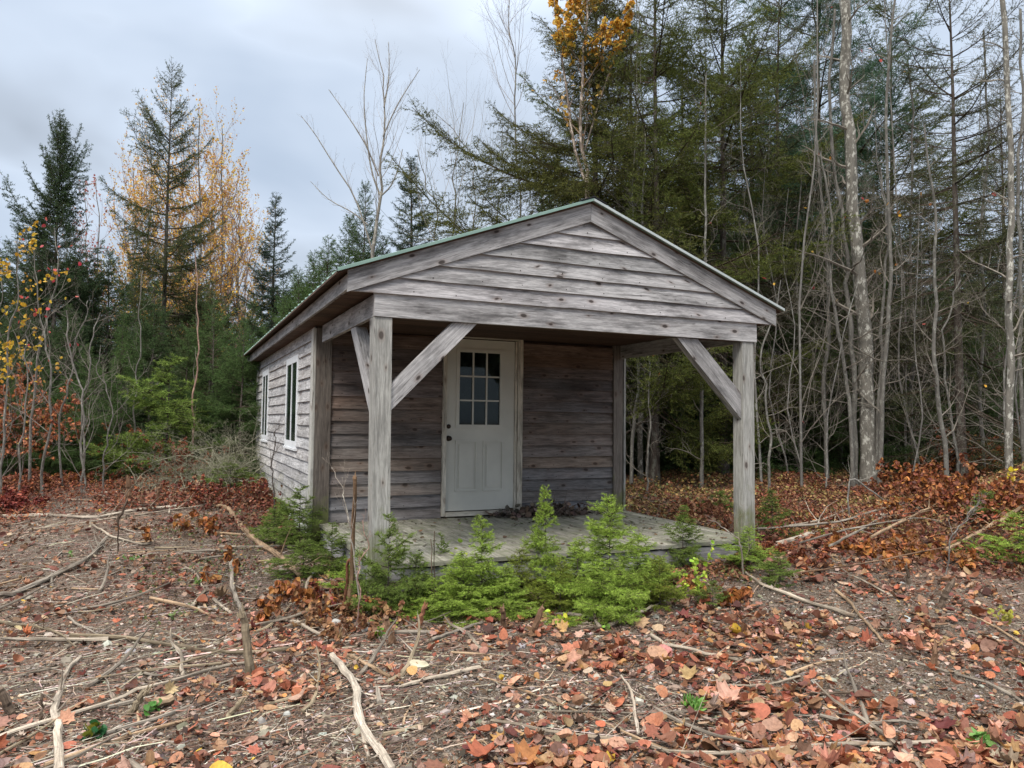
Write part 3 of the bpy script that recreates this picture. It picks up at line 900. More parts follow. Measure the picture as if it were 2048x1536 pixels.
# ------------------------------------------------------------------ conifers
def spruce_mesh(seed, H, R, z0=0.06, nwh=None, per=6, droop=0.35, tw_sp=0.10, ndens=34, nl=0.055, nw=0.016, col=(0.065, 0.109, 0.041),
                tipcol=(0.145, 0.217, 0.072), tipf=0.25, shape=0.85, trunk_r=None, gaps=0.15, up0=55, sub=1.0, dead=0.0, irr=0.25, tint=(1, 1, 1), lean=0.0, bare_low=0.0, wood=(0.7, 0.62, 0.52)):
    rng = RNG(seed)
    tr = trunk_r or H * 0.012
    n = 14
    zs = np.linspace(-0.25, H, n)
    tp = np.stack([lean * (zs / H) ** 2 + 0.012 * H * vnoise(zs, zs * 0, seed, H / 3), 0.012 * H * vnoise(zs, zs * 0 + 9, seed + 1, H / 3), zs], 1)
    tp[:, :2] -= tp[1, :2]
    trr = tr * (1 - np.clip(zs / H, 0, 1) * 0.97) * (1 + 0.5 * np.exp(-np.clip(zs, 0, 9) / (0.12)))
    tb = MB(); tubes(tb, tp, trr, 8, tint, rough=0.08, seed=seed)
    nwh = nwh or int(H / 0.24)
    f = np.sort(rng.random(nwh)) * 0 + np.linspace(z0, 0.985, nwh) + rng.normal(0, 0.25 / nwh, nwh)
    f = np.repeat(f, per) + rng.normal(0, 0.3 / nwh, nwh * per)
    f = np.clip(f, 0.02, 0.99); keep = rng.random(len(f)) > gaps; f = f[keep]; B = len(f)
    az = rng.random(B) * 2 * math.pi
    lobe = 1 + irr * np.cos(az * 2 + seed) * 0.6 + irr * rng.normal(size=B)
    lowcut = np.clip(f / max(z0, 1e-3) * 0.75, 0.6, 1)
    Lb = np.clip(R * ((1 - f) ** shape) * lobe * lowcut + 0.03 * H * (1 - f) ** .5 * 0.5 + 0.02 * H, 0.06, R * 1.5)
    s = (f * (n - 1)).astype(int)
    base, _ = interp(tp[None], (0.25 / (H + .25) + f * H / (H + .25))[None]); base = base[0]
    el = np.radians(-8 + (up0 + 8) * f ** 1.6 + rng.normal(0, 6, B))
    k = 7; t = np.linspace(0, 1, k)
    hx = np.stack([np.cos(az), np.sin(az)], 1)
    sag = -droop * (1 - f)[:, None] * np.sin(t[None] * 2.4) * 0.5 + 0.22 * t[None] ** 3
    out_ = Lb[:, None] * t[None] * np.cos(el)[:, None]
    zz_ = Lb[:, None] * (t[None] * np.sin(el)[:, None] + sag)
    wob = 0.03 * Lb[:, None] * np.cumsum(rng.normal(size=(B, k)), 1) * t[None]
    Pb = np.stack([base[:, 0:1] + hx[:, 0:1] * out_ - hx[:, 1:2] * wob, base[:, 1:2] + hx[:, 1:2] * out_ + hx[:, 0:1] * wob, base[:, 2:3] + zz_], 2)
    Rb = np.maximum(0.009 * Lb[:, None] + 0.003, 0.003) * (1 - 0.85 * t[None])
    cb = MB(); tubes(cb, Pb, Rb, 3, wood, mat=1)
    alive = (rng.random(B) > dead) & (f > bare_low)
    # side twigs, a flat spray on each bough
    nt = np.maximum(2, (Lb / tw_sp).astype(int)); idx = np.repeat(np.arange(B), nt * 2)
    j = np.concatenate([np.arange(m * 2) for m in nt])
    tt = np.clip(0.16 + 0.82 * (j // 2 + rng.random(len(j))) / nt[idx], 0, .98); sd = np.where(j % 2 == 0, 1.0, -1.0)
    fi = tt * (k - 1); i0 = fi.astype(int); w = (fi - i0)[:, None]
    pos = Pb[idx, i0] * (1 - w) + Pb[idx, i0 + 1] * w; tan = nrm(Pb[idx, i0 + 1] - Pb[idx, i0])
    side = nrm(np.cross(tan, [0, 0, 1.0])) * sd[:, None]
    a = np.radians(52 + 10 * rng.normal(size=len(j)))[:, None]
    d = nrm(tan * np.cos(a) + side * np.sin(a) + np.array([0, 0, 1.0]) * (rng.normal(-0.12, 0.22, len(j))[:, None]))
    lt = Lb[idx] * 0.42 * (1 - tt * 0.75) * (0.5 + 0.8 * rng.random(len(j))) * sub + 0.03
    end = pos + d * lt[:, None] + np.array([0, 0, -0.10]) * lt[:, None]
    mid = (pos + end) / 2 + np.array([0, 0, 0.04]) * lt[:, None]
    tubes(cb, np.stack([pos, mid, end], 1), np.stack([0.003 + lt * .003, 0.002 + lt * .002, lt * 0 + .001], 1), 3, wood, mat=1)
    al = alive[idx]
    # second order twigs
    n2 = np.maximum(0, (lt / (tw_sp * 1.1)).astype(int)); i2 = np.repeat(np.arange(len(j)), n2)
    t2 = 0.2 + 0.75 * rng.random(len(i2)); p2 = pos[i2] + (end[i2] - pos[i2]) * t2[:, None]
    s2 = np.where(rng.random(len(i2)) < .5, 1.0, -1.0)[:, None]
    d2 = nrm(d[i2] * .65 + np.cross(d[i2], [0, 0, 1.0]) * s2 * .75 + rng.normal(size=(len(i2), 3)) * .18)
    e2 = p2 + d2 * (lt[i2] * (1 - t2) * .6 + .03)[:, None]
    A = np.concatenate([Pb[alive][:, i] for i in range(2, k - 1)] + [pos[al], mid[al], p2[al[i2]]])
    E_ = np.concatenate([Pb[alive][:, i + 1] for i in range(2, k - 1)] + [mid[al], end[al], e2[al[i2]]])
    # leader
    A = np.concatenate([A, tp[-3:-1]]); E_ = np.concatenate([E_, tp[-2:]])
    needles(cb, A, E_, ndens, nl, nw, rng, col, 0, var=0.28, tips=(tipcol, tipf), fwd=0.9)
    return tb, cb


PROTO = {}


def conifer(key, **kw):
    PROTO[key] = (spruce_mesh(**kw), kw['H'], None)


# dense field spruce, airy old spruce, big wide forest spruce, thin forest fir, sparse forest spruce, pine
conifer('field', tw_sp=.072, seed=11, H=6.5, R=1.55, per=8, gaps=.05, ndens=76, nl=.034, nw=.0085, col=(0.060, 0.105, 0.040), tipcol=(0.145, 0.210, 0.080), z0=.02)
conifer('field2', tw_sp=.075, seed=12, H=6.5, R=1.9, per=5, gaps=.2, ndens=72, nl=.036, nw=.0090, col=(0.062, 0.098, 0.036), tipcol=(0.145, 0.195, 0.065), z0=.02, irr=.4)
conifer('green', tw_sp=.075, seed=22, H=6.2, R=1.8, per=6, gaps=.12, ndens=72, nl=.036, nw=.0090, col=(.075, .13, .042), tipcol=(.15, .23, .07), z0=.02, irr=.35)
conifer('narrow', tw_sp=.055, seed=13, H=6.0, R=1.0, per=9, gaps=.05, ndens=79, nl=.034, nw=.0085, col=(0.046, 0.075, 0.049), tipcol=(0.087, 0.131, 0.072), z0=.02, shape=1.0)
conifer('airy', tw_sp=.08, seed=14, H=9.5, R=1.8, per=6, nwh=40, gaps=.22, ndens=60, nl=.036, nw=.0090, col=(0.072, 0.090, 0.035), tipcol=(0.160, 0.174, 0.065), z0=.10, irr=.5, droop=.15, up0=50, shape=.8, dead=.12)
conifer('cluster', tw_sp=.065, seed=15, H=7.0, R=1.6, per=8, gaps=.1, ndens=80, nl=.036, nw=.0100, col=(0.045, 0.072, 0.034), tipcol=(0.10, 0.14, 0.06), z0=.05, irr=.4, up0=70, shape=.62)
conifer('old', tw_sp=.085, seed=16, H=12.5, R=3.6, per=6, nwh=30, gaps=.3, ndens=54, nl=.040, nw=.0110, col=(0.075, 0.080, 0.026), tipcol=(0.21, 0.205, 0.045), tipf=.25, z0=.22, irr=.5, droop=.30, dead=.18, shape=.72, trunk_r=.13)
conifer('fir', tw_sp=.095, seed=17, H=14, R=2.5, per=6, nwh=36, gaps=.42, ndens=50, nl=.042, nw=.0120, col=(0.085, 0.105, 0.028), tipcol=(0.21, 0.225, 0.05), z0=.10, irr=.5, droop=.4, dead=.22, trunk_r=.12, shape=.6)
conifer('sparse', seed=18, H=13, R=2.3, per=4, nwh=46, gaps=.3, ndens=43, nl=.040, nw=.0100, col=(0.062, 0.072, 0.036), tipcol=(0.15, 0.155, 0.06), z0=.12, irr=.5, droop=.5, dead=.3, trunk_r=.11, shape=.55)
conifer('pine', seed=19, H=14, R=2.6, per=5, nwh=26, gaps=.2, ndens=46, nl=.13, nw=.012, col=(0.065, 0.123, 0.072), tipcol=(0.116, 0.189, 0.109), z0=.35, irr=.5, droop=-.1, up0=40, tw_sp=.16, trunk_r=.14, shape=.5)
_made = {}


def place_conifer(key, px, d, ytop=None, label='', group=None, sx=1.0, rz=0.0, h=None, name='spruce_tree', cat='spruce'):
    (tb, cb), H, _ = PROTO[key]
    p = foot(px, d)
    if h is None:
        h = CAM[2] + ray(px, ytop)[2] * d - p[2]
    s = h / H
    if key not in _made:
        root = empty(name, p, label, cat, group, rz)
        tb.build('trunk', M['conebark'], root, smooth=True)
        cb.build('crown', [M['needle'], M['conebark']], root)
        _made[key] = root
    else:
        root = copy_tree(_made[key]); root.name = name
        if 'group' in root: del root['group']
        root.location = tuple(p); root.rotation_euler = (0, 0, rz)
        tag(root, label, cat, group)
    root.scale = (s * sx, s * sx, s)
    return root


PC = place_conifer
for i, (px, d, yt, lb) in enumerate([(480, 13.6, 640, 'mid-green young spruce showing just above the lichen-grey heap'), (170, 13.2, 690, 'mid-green young spruce behind the lichen-covered forked stems'),
    (425, 14.6, 600, 'green young spruce right of the reddish birch sapling'), (560, 15.5, 610, 'green young spruce touching the low end of the cabin eave'), (90, 13.4, 740, 'low green spruce deep behind the bare shrubs at the left'), (30, 13.0, 760, 'low green spruce near the left border behind the dead brown bough'), (620, 19.0, 505, 'green spruce tip between the slim spire and the roof')]):
    PC('green', px, d, yt, lb, rz=i * 1.9 + .7, sx=1.0)
GS = 'dark spruces along the far edge of the clearing'
# left skyline
PC('cluster', 95, 16.5, 238, 'dark spruce at the far left edge with a bushy double crown', sx=.68, rz=.4)
PC('airy', 318, 19.5, 112, 'tallest thin spruce on the left skyline with cones in its top', rz=1.1, sx=.74)
PC('narrow', 540, 21, 383, 'slim spruce spire right of the golden birches, just left of the cabin roof', rz=.3)
PC('narrow', 815, 20, 305, 'narrow pointed spruce behind the cabin roof right of the bare aspen', rz=2.2, sx=1.15)
PC('field', 722, 19, 362, 'dark spruce behind the cabin roof directly left of the bare aspen', rz=1.2, sx=.8)
PC('green', 648, 18.0, 470, 'bright green young spruce spreading beside the far end of the roof', rz=2.5, sx=1.0)
PC('field', 690, 22, 430, 'spruce behind the roof between the young green spruce and the dark pointed one', rz=4.2)
PC('field2', 20, 19, 455, 'low spruce top peeping up at the left border', rz=.2)
PC('field', 205, 17, 500, 'wide dark spruce between the two tall left spruces', rz=5.2, sx=1.15)
PC('green', 240, 14.5, 625, 'mid green young spruce in front of the tall thin spruce', rz=3.2, sx=.8)
PC('field', 130, 14.6, 610, 'dark spruce behind the bare shrubs on the left', rz=2.2, sx=1.0)
PC('field2', 420, 16.5, 560, 'olive spruce in front of the golden birches', rz=1.6, sx=1.0)
PC('field', 500, 16.0, 600, 'dark spruce left of the cabin eave', rz=.9, sx=1.1)
PC('green', 590, 16.6, 540, 'spruce immediately behind the far corner of the cabin', rz=5.9, sx=1.1)
PC('field', 30, 15.4, 600, 'dark spruce behind the yellow-leaved sapling', rz=4.4, sx=1.1)
PC('field2', 370, 14.6, 660, 'shaded spruce behind the reddish birch sapling', rz=4.9, sx=.9)
PC('field', 300, 16.2, 560, 'dense spruce at the foot of the golden birches', rz=.5, sx=1.1)
PC('field', 465, 14.0, 700, 'low shaded spruce left of the side wall', rz=2.9, sx=.9)
for i, (px, d, yt) in enumerate([(-60, 17, 420), (60, 23, 520), (150, 24, 545), (260, 24, 540), (350, 25, 520), (450, 25, 545), (560, 25, 560), (630, 26, 500), (760, 25, 470), (860, 26, 500), (930, 24, 490), (180, 20, 560), (390, 20, 570), (-20, 14, 640), (70, 20, 540)]):
    PC(['field', 'field2', 'narrow'][i % 3], px, d, yt, 'dark spruce filling the treeline behind the clearing left of the cabin', GS, sx=1.2, rz=i * 1.7)
# big forest trees right of and behind the cabin
PC('old', 1188, 15.0, -150, 'large spreading spruce directly behind the roof peak with long low boughs', rz=2.6, sx=1.0)
PC('fir', 1310, 14.0, -330, 'dark fir trunk and crown just right of the big spreading spruce', rz=.6, sx=.85)
PC('fir', 1446, 15.5, -260, 'olive-topped fir with a lichen spotted trunk between the porch posts', rz=2.4, sx=.95)
PC('pine', 1640, 19, -160, 'blue-green pine with long needles behind the grey birches', name='pine_tree', cat='pine', rz=1.0)
PC('sparse', 1922, 14.8, -180, 'thin drooping spruce with a straight dark trunk near the right edge', rz=.9, sx=1.0)
PC('sparse', 1560, 17.5, -120, 'sparse spruce behind the right porch post', rz=3.3)
PC('fir', 1790, 19.5, -60, 'dark fir between the grey birches and the drooping spruce', rz=4.1)
PC('sparse', 2010, 19, 120, 'thin spruce at the right border behind the drooping one', rz=5.0)
for i, (px, d, yt, key, lb) in enumerate([(1380, 17, 250, 'field', 'full dark green spruce between the pale sapling and the lichen spotted fir'), (1500, 16.5, 330, 'green', 'green spruce directly behind the right end of the roof'),
    (1590, 18, 280, 'field2', 'bushy spruce behind the wavy pale grey stem'), (1680, 17, 430, 'green', 'green spruce low behind the birch clump'), (1760, 18.5, 330, 'field', 'dark spruce filling the gap right of the birch clump'),
    (1850, 17.5, 480, 'field2', 'bushy spruce behind the leaning pale maple'), (1275, 16.5, 420, 'field2', 'dark spruce close behind the far corner of the cabin roof'), (1975, 17, 560, 'green', 'green spruce low at the right border')]):
    PC(key, px, d, yt, lb, rz=i * 1.4 + .3, sx=.85)
GR = 'dark conifers deep in the woods on the right'
for i, (px, d, yt) in enumerate([(1250, 21, 400), (1370, 21, 40), (1500, 22, 60), (1700, 23, 250), (1850, 25, 420), (1960, 26, 460), (2080, 22, 480), (1420, 26, 300), (1300, 26, 360), (1600, 27, 170), (1770, 28, 380), (1120, 24, 330), (1900, 30, 470), (1530, 31, 260)]):
    PC(['fir', 'sparse', 'field'][i % 3], px, d, yt, 'dark conifer standing deep in the woods right of the cabin', GR, rz=i * 2.1, sx=1.15, name='spruce_tree' if i % 3 else 'fir_tree', cat='conifer')
GU = 'shaded understorey spruces right of the cabin'
for i, (px, d, yt) in enumerate([(1265, 17, 640), (1350, 19, 600), (1480, 18, 650), (1585, 18, 690), (1640, 21, 640), (1810, 20, 620), (1870, 18, 700), (1990, 21, 650), (1400, 22, 560), (1730, 22, 600), (1540, 24, 600), (2060, 18, 700), (1300, 22, 560), (1930, 24, 600)]):
    PC(['field', 'field2'][i % 2], px, d, yt, 'small shaded spruce under the tall trees right of the cabin', GU, rz=i * 1.3, sx=1.5)

# far woods: one mass of trees beyond the ones that can be told apart
rng = RNG(77)
b = MB()
fp = [spruce_mesh(seed=60 + q, H=8, R=1.7, per=5, nwh=26, gaps=.1, ndens=11, nl=.14, nw=.05, tw_sp=.26, col=(0.041, 0.061, 0.035), tipcol=(0.087, 0.116, 0.051), z0=.04)[1] for q in range(3)]
fpd = []
for m in fp:
    V = np.concatenate(m.V); fpd.append((V, [q for q in m.Q]))
for i in range(120):
    az = math.radians(rng.uniform(-16, 66)); d = rng.uniform(25, 48)
    x, y = CAM[0] + math.sin(az) * d, CAM[1] + math.cos(az) * d
    right = az > math.radians(26)
    h = rng.uniform(7.5, 11.5) * (1.1 if right else .55 * (1 + (d - 25) / 60))
    if not right: h = rng.uniform(4.2, 6.3) * d / 30
    if az > math.radians(44): h *= .62
    V, Q = fpd[i % 3]; s = h / 8.0; a = rng.random() * 6.28; ca, sa = math.cos(a), math.sin(a)
    VV = V * s; VV = np.stack([VV[:, 0] * ca - VV[:, 1] * sa, VV[:, 0] * sa + VV[:, 1] * ca, VV[:, 2]], 1) * np.array([1.3, 1.3, 1]) + np.array([x, y, float(hgt(x, y))])
    k0 = b.n; b.V.append(VV); b.n += len(VV)
    for q in Q: b.Q.append((q[0] + k0, q[1], q[2], q[3]))
o = b.build('distant_woods', [M['needle'], M['conebark']]); tag(o, 'dark mass of conifers far behind the trees at the clearing', 'woods', kind='stuff')

# ------------------------------------------------------------------ bare and golden broadleaved trees
def twigs_from(cb, P, R, rng, lv=(7, 5, 4), lf=(.5, .5, .5), ang=(40, 42, 45), tmin=.35, up=.14, k=(4, 3, 3), tint=(1, 1, 1), wig=.10, absl=None, rr0=.42):
    segs = []
    for q, c in enumerate(lv):
        P, R = spawn(P, R, c, rng, t0=tmin if q == 0 else .15, lf=lf[q], ang=ang[q], n=[7, 5, 4, 4][q], up=up, wig=wig, rr=rr0 if q == 0 else .6, absl=absl if q == 0 else None)
        tubes(cb, P, R, k[q], tint)
        segs.append((P, R))
    return segs


def leaves_on(mb, P, per, size, cols, rng, kind='quad', prob=None, mat=1, hang=0.3, var=.2):
    idx = np.repeat(np.arange(len(P)), per)
    if prob is not None: idx = idx[rng.random(len(idx)) < prob(P[idx, -1])]
    if not len(idx): return
    t = .2 + .8 * rng.random(len(idx)); q, _ = interp(P[idx], t[:, None]); q = q[:, 0]
    N = len(q)
    dirs = rng.normal(size=(N, 3)) * .6 + np.array([0, 0, -hang * 2])
    scatter_leaves(mb, kind, q, size * (.7 + .6 * rng.random(N)), rng, pick(rng, cols, N, var), dirs=dirs, mat=mat)


def line_tree(pts, d, wpx, label, cat='bare tree', name='bare_tree', bark_='greybark', group=None, lv=(9, 5, 3), lf=(.30, .5, .5), ang=(50, 45, 45), tmin=.3, seed=0, top=None,
              extra=(), tint=(1, 1, 1), leaf=None, dd=0.0, absl=None, up=.14, ground=True, twt=None, wig=.1, rr0=.42):
    """tree whose stem follows photo points (bottom first) standing at depth d"""
    rng = RNG(seed + 300)
    W3 = [at(x, y, d + dd * i) for i, (x, y) in enumerate(pts)]
    if ground:
        z = float(hgt(W3[0][0], W3[0][1]))
        f0 = W3[0].copy(); f0[2] = z - .12
        if W3[0][2] > z + .3: W3 = [f0] + W3
        else: W3[0] = f0
    base = W3[0].copy()
    n = 22; C_ = smooth_line(W3, n) - base
    q_ = np.linspace(0, 1, n); k_ = .05 * d / 14 * np.minimum(1, q_ * 4)
    C_[:, 0] += k_ * 2 * vnoise(q_ * 20, q_ * 0, seed + 11, 1.3); C_[:, 1] += k_ * 2 * vnoise(q_ * 20, q_ * 0 + 7, seed + 12, 1.3)
    r0 = wpx[0] / 2 / F_PX * d; r1 = wpx[1] / 2 / F_PX * d
    R_ = np.linspace(r0, r1, n); R_[0] *= 1.25
    root = empty(name, base, label, cat, group)
    tb = MB(); tubes(tb, C_, R_, 8, tint, rough=.06, seed=seed)
    stems = [(C_[None], R_[None])]
    for (epts, ew) in extra:
        E3 = smooth_line([at(x, y, d) for x, y in epts], 10) - base
        E3 = E3 + rng.normal(0, .12, 3)[None] * np.linspace(0, 1, 10)[:, None] * np.array([1, 1, 0.2])
        ER = np.linspace(ew[0], ew[1], 10) / 2 / F_PX * d
        tubes(tb, E3, ER, 6, tint, rough=.05, seed=seed + 1); stems.append((E3[None], ER[None]))
    tb.build('trunk', M[bark_], root, smooth=True)
    cb = MB()
    last = None
    for qi, (PP, RR) in enumerate(stems):
        l = lv if qi == 0 else tuple(max(2, int(c * .8)) for c in lv)
        sg = twigs_from(cb, PP, RR, rng, l, lf, ang, tmin if qi == 0 else .2, up, tint=twt or tint, wig=wig, absl=absl, rr0=rr0)
        if leaf:
            for (P_, _) in sg[-2:]:
                leaves_on(cb, P_, leaf['per'], leaf['size'], leaf['cols'], rng, leaf.get('kind', 'quad'), leaf.get('prob'))
    cb.build('crown', [M['twig'], M['leaf']], root)
    return root


GOLD = [(.76, .42, .06), (.80, .50, .09), (.70, .36, .06), (.78, .55, .14)]
PALEP = [(.45, .27, .20), (.40, .22, .16), (.5, .35, .22)]

# hero: bare aspen behind the roof
line_tree([(735, 640), (746, 540), (750, 500), (754, 461), (761, 393), (760, 325), (767, 273), (769, 205), (764, 154), (752, 78)], 17.5, (10, 1.2),
          'tall bare pale aspen rising behind the left slope of the roof', seed=1, lv=(16, 6, 4), lf=(.20, .45, .5), ang=(38, 36, 38), tmin=.42, rr0=.30, twt=(1.35, 1.3, 1.3), tint=(1.4, 1.35, 1.3), up=.16,
          extra=[([(762, 395), (742, 345), (730, 280), (722, 200), (727, 120)], (4.2, 1.1)), ([(757, 352), (735, 290), (705, 235), (668, 178)], (3.2, 1.1)), ([(766, 273), (790, 215), (812, 175), (833, 140)], (3, 1)),
                 ([(762, 392), (784, 372), (800, 340), (812, 300)], (3.5, 1.2)), ([(744, 500), (736, 450), (722, 390), (690, 330), (660, 270), (640, 235)], (4, 1.1)), ([(768, 215), (783, 150), (788, 78)], (3.5, 1)), ([(736, 450), (700, 425), (650, 400), (610, 365)], (3, .9))])
for i, (pts, wd, lb) in enumerate([
    ([(874, 520), (873, 478), (870, 410), (850, 370), (838, 300)], (5, 1.2), 'thin bare sapling behind the roof nearest the narrow spruce'),
    ([(910, 520), (909, 468), (908, 376), (915, 320), (928, 206)], (5, 1.2), 'crooked bare sapling behind the roof left of the spruce boughs'),
    ([(947, 500), (947, 458), (947, 376), (940, 300), (862, 220)], (4, 1.0), 'thin bare sapling bending left behind the roof'),
    ([(985, 500), (990, 440), (1000, 370), (1005, 250)], (4, 1.0), 'straight thin sapling behind the middle of the roof slope')]):
    line_tree(pts, 17 + i * .6, wd, lb, 'sapling', 'bare_sapling', seed=20 + i, lv=(9, 4, 3), lf=(.38, .5, .5), ang=(30, 38, 40), tmin=.25, twt=(1.2, 1.15, 1.1), up=.2)

# golden birches behind the left spruces
top_gold = lambda c, r, lo=.25, hi=.95: (lambda q: np.clip(hi - (q[:, 2] - c) / r, lo * .3, hi))
for i, (px, yt, w_, hi) in enumerate([(400, 232, 70, 2.6), (445, 250, 62, 2.4), (362, 262, 60, 2.4), (300, 275, 60, 2.2), (480, 400, 40, 2.2), (270, 330, 45, 2.0), (425, 330, 50, 2.6)]):
    d = 24 + i * .35
    zt = at(px, yt, d)[2]
    lbs = ['golden-leaved birch standing tallest behind the thin spruce', 'golden birch with a bare pinkish top right of the thin spruce', 'golden birch tightly behind the crown of the thin spruce', 'golden birch showing left of the thin spruce trunk',
           'small golden birch at the right end of the golden row', 'small golden birch at the left end of the golden row', 'shorter golden birch in the middle of the golden row']
    line_tree([(px, 840), (px + 4, 700), (px - 3, 550), (px + 2, (yt + 550) / 2), (px, yt)], d, (9, 1.5), lbs[i], 'birch', 'birch_tree', 'birchbark', seed=40 + i, lv=(30, 7, 4), lf=(.38, .5, .5), ang=(34, 36, 40), tmin=.2,
              twt=(1.25, 1.0, .9), up=.2, leaf=dict(per=9, size=.062, cols=GOLD + PALEP[:1], prob=(lambda zt_: (lambda q: np.clip((zt_ - .2 - q[:, 2]) / 3.0, .10, .75)))(zt - CAM[2] * 0)))
for i, (px, yt) in enumerate([(195, 362), (168, 400)]):
    line_tree([(px, 840), (px + 3, 600), (px, yt)], 25, (6, 1.2), ['pale leafless birch with pinkish twigs between the two left spruces', 'smaller pinkish bare birch beside the dark double-crowned spruce'][i], 'birch', 'birch_tree', 'birchbark', seed=60 + i,
              lv=(22, 6, 4), lf=(.24, .5, .5), ang=(35, 38, 40), tmin=.3, twt=(1.3, 1.05, 1.0), leaf=dict(per=2, size=.07, cols=[(.45, .12, .10), (.50, .26, .18)], prob=lambda q: np.full(len(q), .4)))

# forked birch in front of the big spruce, golden top
line_tree([(1180, 800), (1177, 500), (1174, 403), (1172, 359), (1160, 239), (1164, 120), (1175, 20), (1170, -90)], 14.0, (12, 3), 'slender forked birch rising right behind the roof peak with orange leaves at its top', 'birch', 'birch_tree', 'birchbark', seed=70,
          lv=(16, 6, 4), lf=(.13, .5, .5), ang=(35, 40, 40), tmin=.55, tint=(1.3, 1.1, 1.0), twt=(1, .8, .7),
          extra=[([(1172, 365), (1147, 290), (1130, 171), (1113, 68), (1100, -30)], (7, 2)), ([(1170, 300), (1190, 200), (1215, 90), (1230, -20)], (4, 1.5))],
          leaf=dict(per=5, size=.085, kind='ovate', cols=GOLD, prob=lambda q: np.where(q[:, 2] > 8.1, .8, .04)))
line_tree([(1040, 600), (1035, 300), (1030, 150), (1020, 60), (1015, -20)], 17.5, (5, 1.2), 'bare fine-twigged birch left of the big spreading spruce top', 'birch', 'birch_tree', seed=72, lv=(22, 6, 4), lf=(.2, .5, .5), ang=(35, 40, 40), tmin=.45, twt=(1.0, .85, .75))

# grey trunks of the right-hand woods
RT_ = [
    ([(1737, 962), (1734, 850), (1733, 760), (1728, 680), (1722, 600), (1716, 520), (1708, 440), (1703, 340), (1696, 250), (1690, 120), (1688, 0), (1686, -140)], 14.0, (30, 17), 'thick mottled grey birch, the biggest trunk of the clump on the right', 'birchbark', 'birch'),
    ([(1712, 962), (1709, 911), (1711, 768), (1703, 660), (1698, 580), (1695, 500), (1672, 380), (1660, 200), (1665, 20)], 14.05, (14, 6), 'slim grey stem rising left of the thickest birch trunk from the same clump', 'greybark', 'birch'),
    ([(1706, 950), (1700, 800), (1687, 727), (1671, 634), (1658, 553), (1664, 470), (1650, 380), (1636, 300)], 13.8, (10, 4), 'leaning grey stem that crosses left out of the birch clump', 'greybark', 'maple'),
    ([(1654, 925), (1650, 821), (1648, 741), (1658, 674), (1654, 594), (1648, 500), (1640, 380), (1630, 250), (1625, 120)], 14.6, (11, 5), 'wavy pale grey stem standing left of the birch clump', 'greybark', 'maple'),
    ([(1757, 958), (1762, 880), (1768, 768), (1776, 660), (1782, 553), (1780, 480), (1778, 365), (1771, 219), (1775, 100), (1790, -20)], 13.7, (12, 5), 'straight pale stem right of the thickest birch trunk', 'greybark', 'maple'),
    ([(1752, 958), (1758, 800), (1763, 700), (1768, 600), (1775, 520), (1768, 420), (1760, 330)], 13.9, (9, 4), 'thin stem hugging the straight pale stem of the clump', 'greybark', 'maple'),
    ([(1894, 948), (1893, 911), (1883, 821), (1872, 754), (1868, 687), (1871, 580), (1872, 500), (1868, 420), (1860, 350), (1850, 250)], 12.5, (12, 4), 'pale slender maple leaning left in front of the drooping spruce', 'greybark', 'maple'),
    ([(1916, 930), (1913, 911), (1901, 821), (1891, 727), (1889, 660), (1905, 600), (1920, 560)], 13.0, (7, 3), 'thin forked sapling beside the pale slender maple', 'greybark', 'maple'),
    ([(2020, 925), (2016, 880), (2018, 760), (2016, 640), (2015, 560), (2027, 460), (2023, 365), (2016, 183), (2005, 0), (2000, -120)], 12.0, (18, 11), 'mottled grey birch at the right edge of the view', 'birchbark', 'birch'),
    ([(2046, 900), (2043, 700), (2038, 500), (2036, 350), (2044, 200), (2040, 20)], 13.0, (10, 6), 'slim grey trunk on the right border', 'greybark', 'maple'),
    ([(1404, 930), (1405, 700), (1406, 526), (1413, 438), (1411, 256), (1409, 146)], 13.0, (10, 3), 'pale smooth sapling rising above the right roof slope', 'greybark', 'maple'),
    ([(1538, 930), (1541, 865), (1531, 780), (1526, 700), (1545, 640), (1560, 560)], 12.0, (7, 2.5), 'thin pale sapling just right of the right porch post', 'greybark', 'maple'),
    ([(1262, 950), (1266, 860), (1274, 780), (1272, 700), (1278, 600), (1284, 450), (1290, 250)], 13.5, (9, 4), 'brownish stem closest to the far porch corner post', 'greybark', 'maple'),
    ([(1281, 950), (1281, 860), (1286, 740), (1290, 640), (1300, 500), (1268, 300), (1262, 100)], 15.0, (14, 6), 'lichen spotted trunk seen past the far porch corner post', 'birchbark', 'birch'),
    ([(1295, 944), (1302, 865), (1295, 780), (1300, 720), (1292, 640)], 12.6, (5, 2), 'thin pale crooked sapling seen through the open porch', 'greybark', 'maple'),
    ([(1598, 915), (1604, 800), (1600, 650), (1590, 500), (1600, 330)], 16.0, (8, 3), 'thin grey stem midway between the porch post and the birch clump', 'greybark', 'maple'),
    ([(1825, 915), (1820, 780), (1828, 640), (1818, 480), (1826, 300), (1815, 120)], 16.5, (9, 4), 'grey stem between the clump and the leaning maple', 'greybark', 'maple'),
    ([(1968, 915), (1962, 800), (1970, 640), (1960, 480), (1975, 300), (1968, 60)], 15.5, (10, 4), 'grey stem between the drooping spruce and the right edge birch', 'greybark', 'maple'),
    ([(1368, 925), (1366, 800), (1372, 640), (1362, 480), (1368, 300), (1360, 120)], 17.0, (8, 3), 'thin grey stem beyond the brace of the right porch post', 'greybark', 'maple'),
]
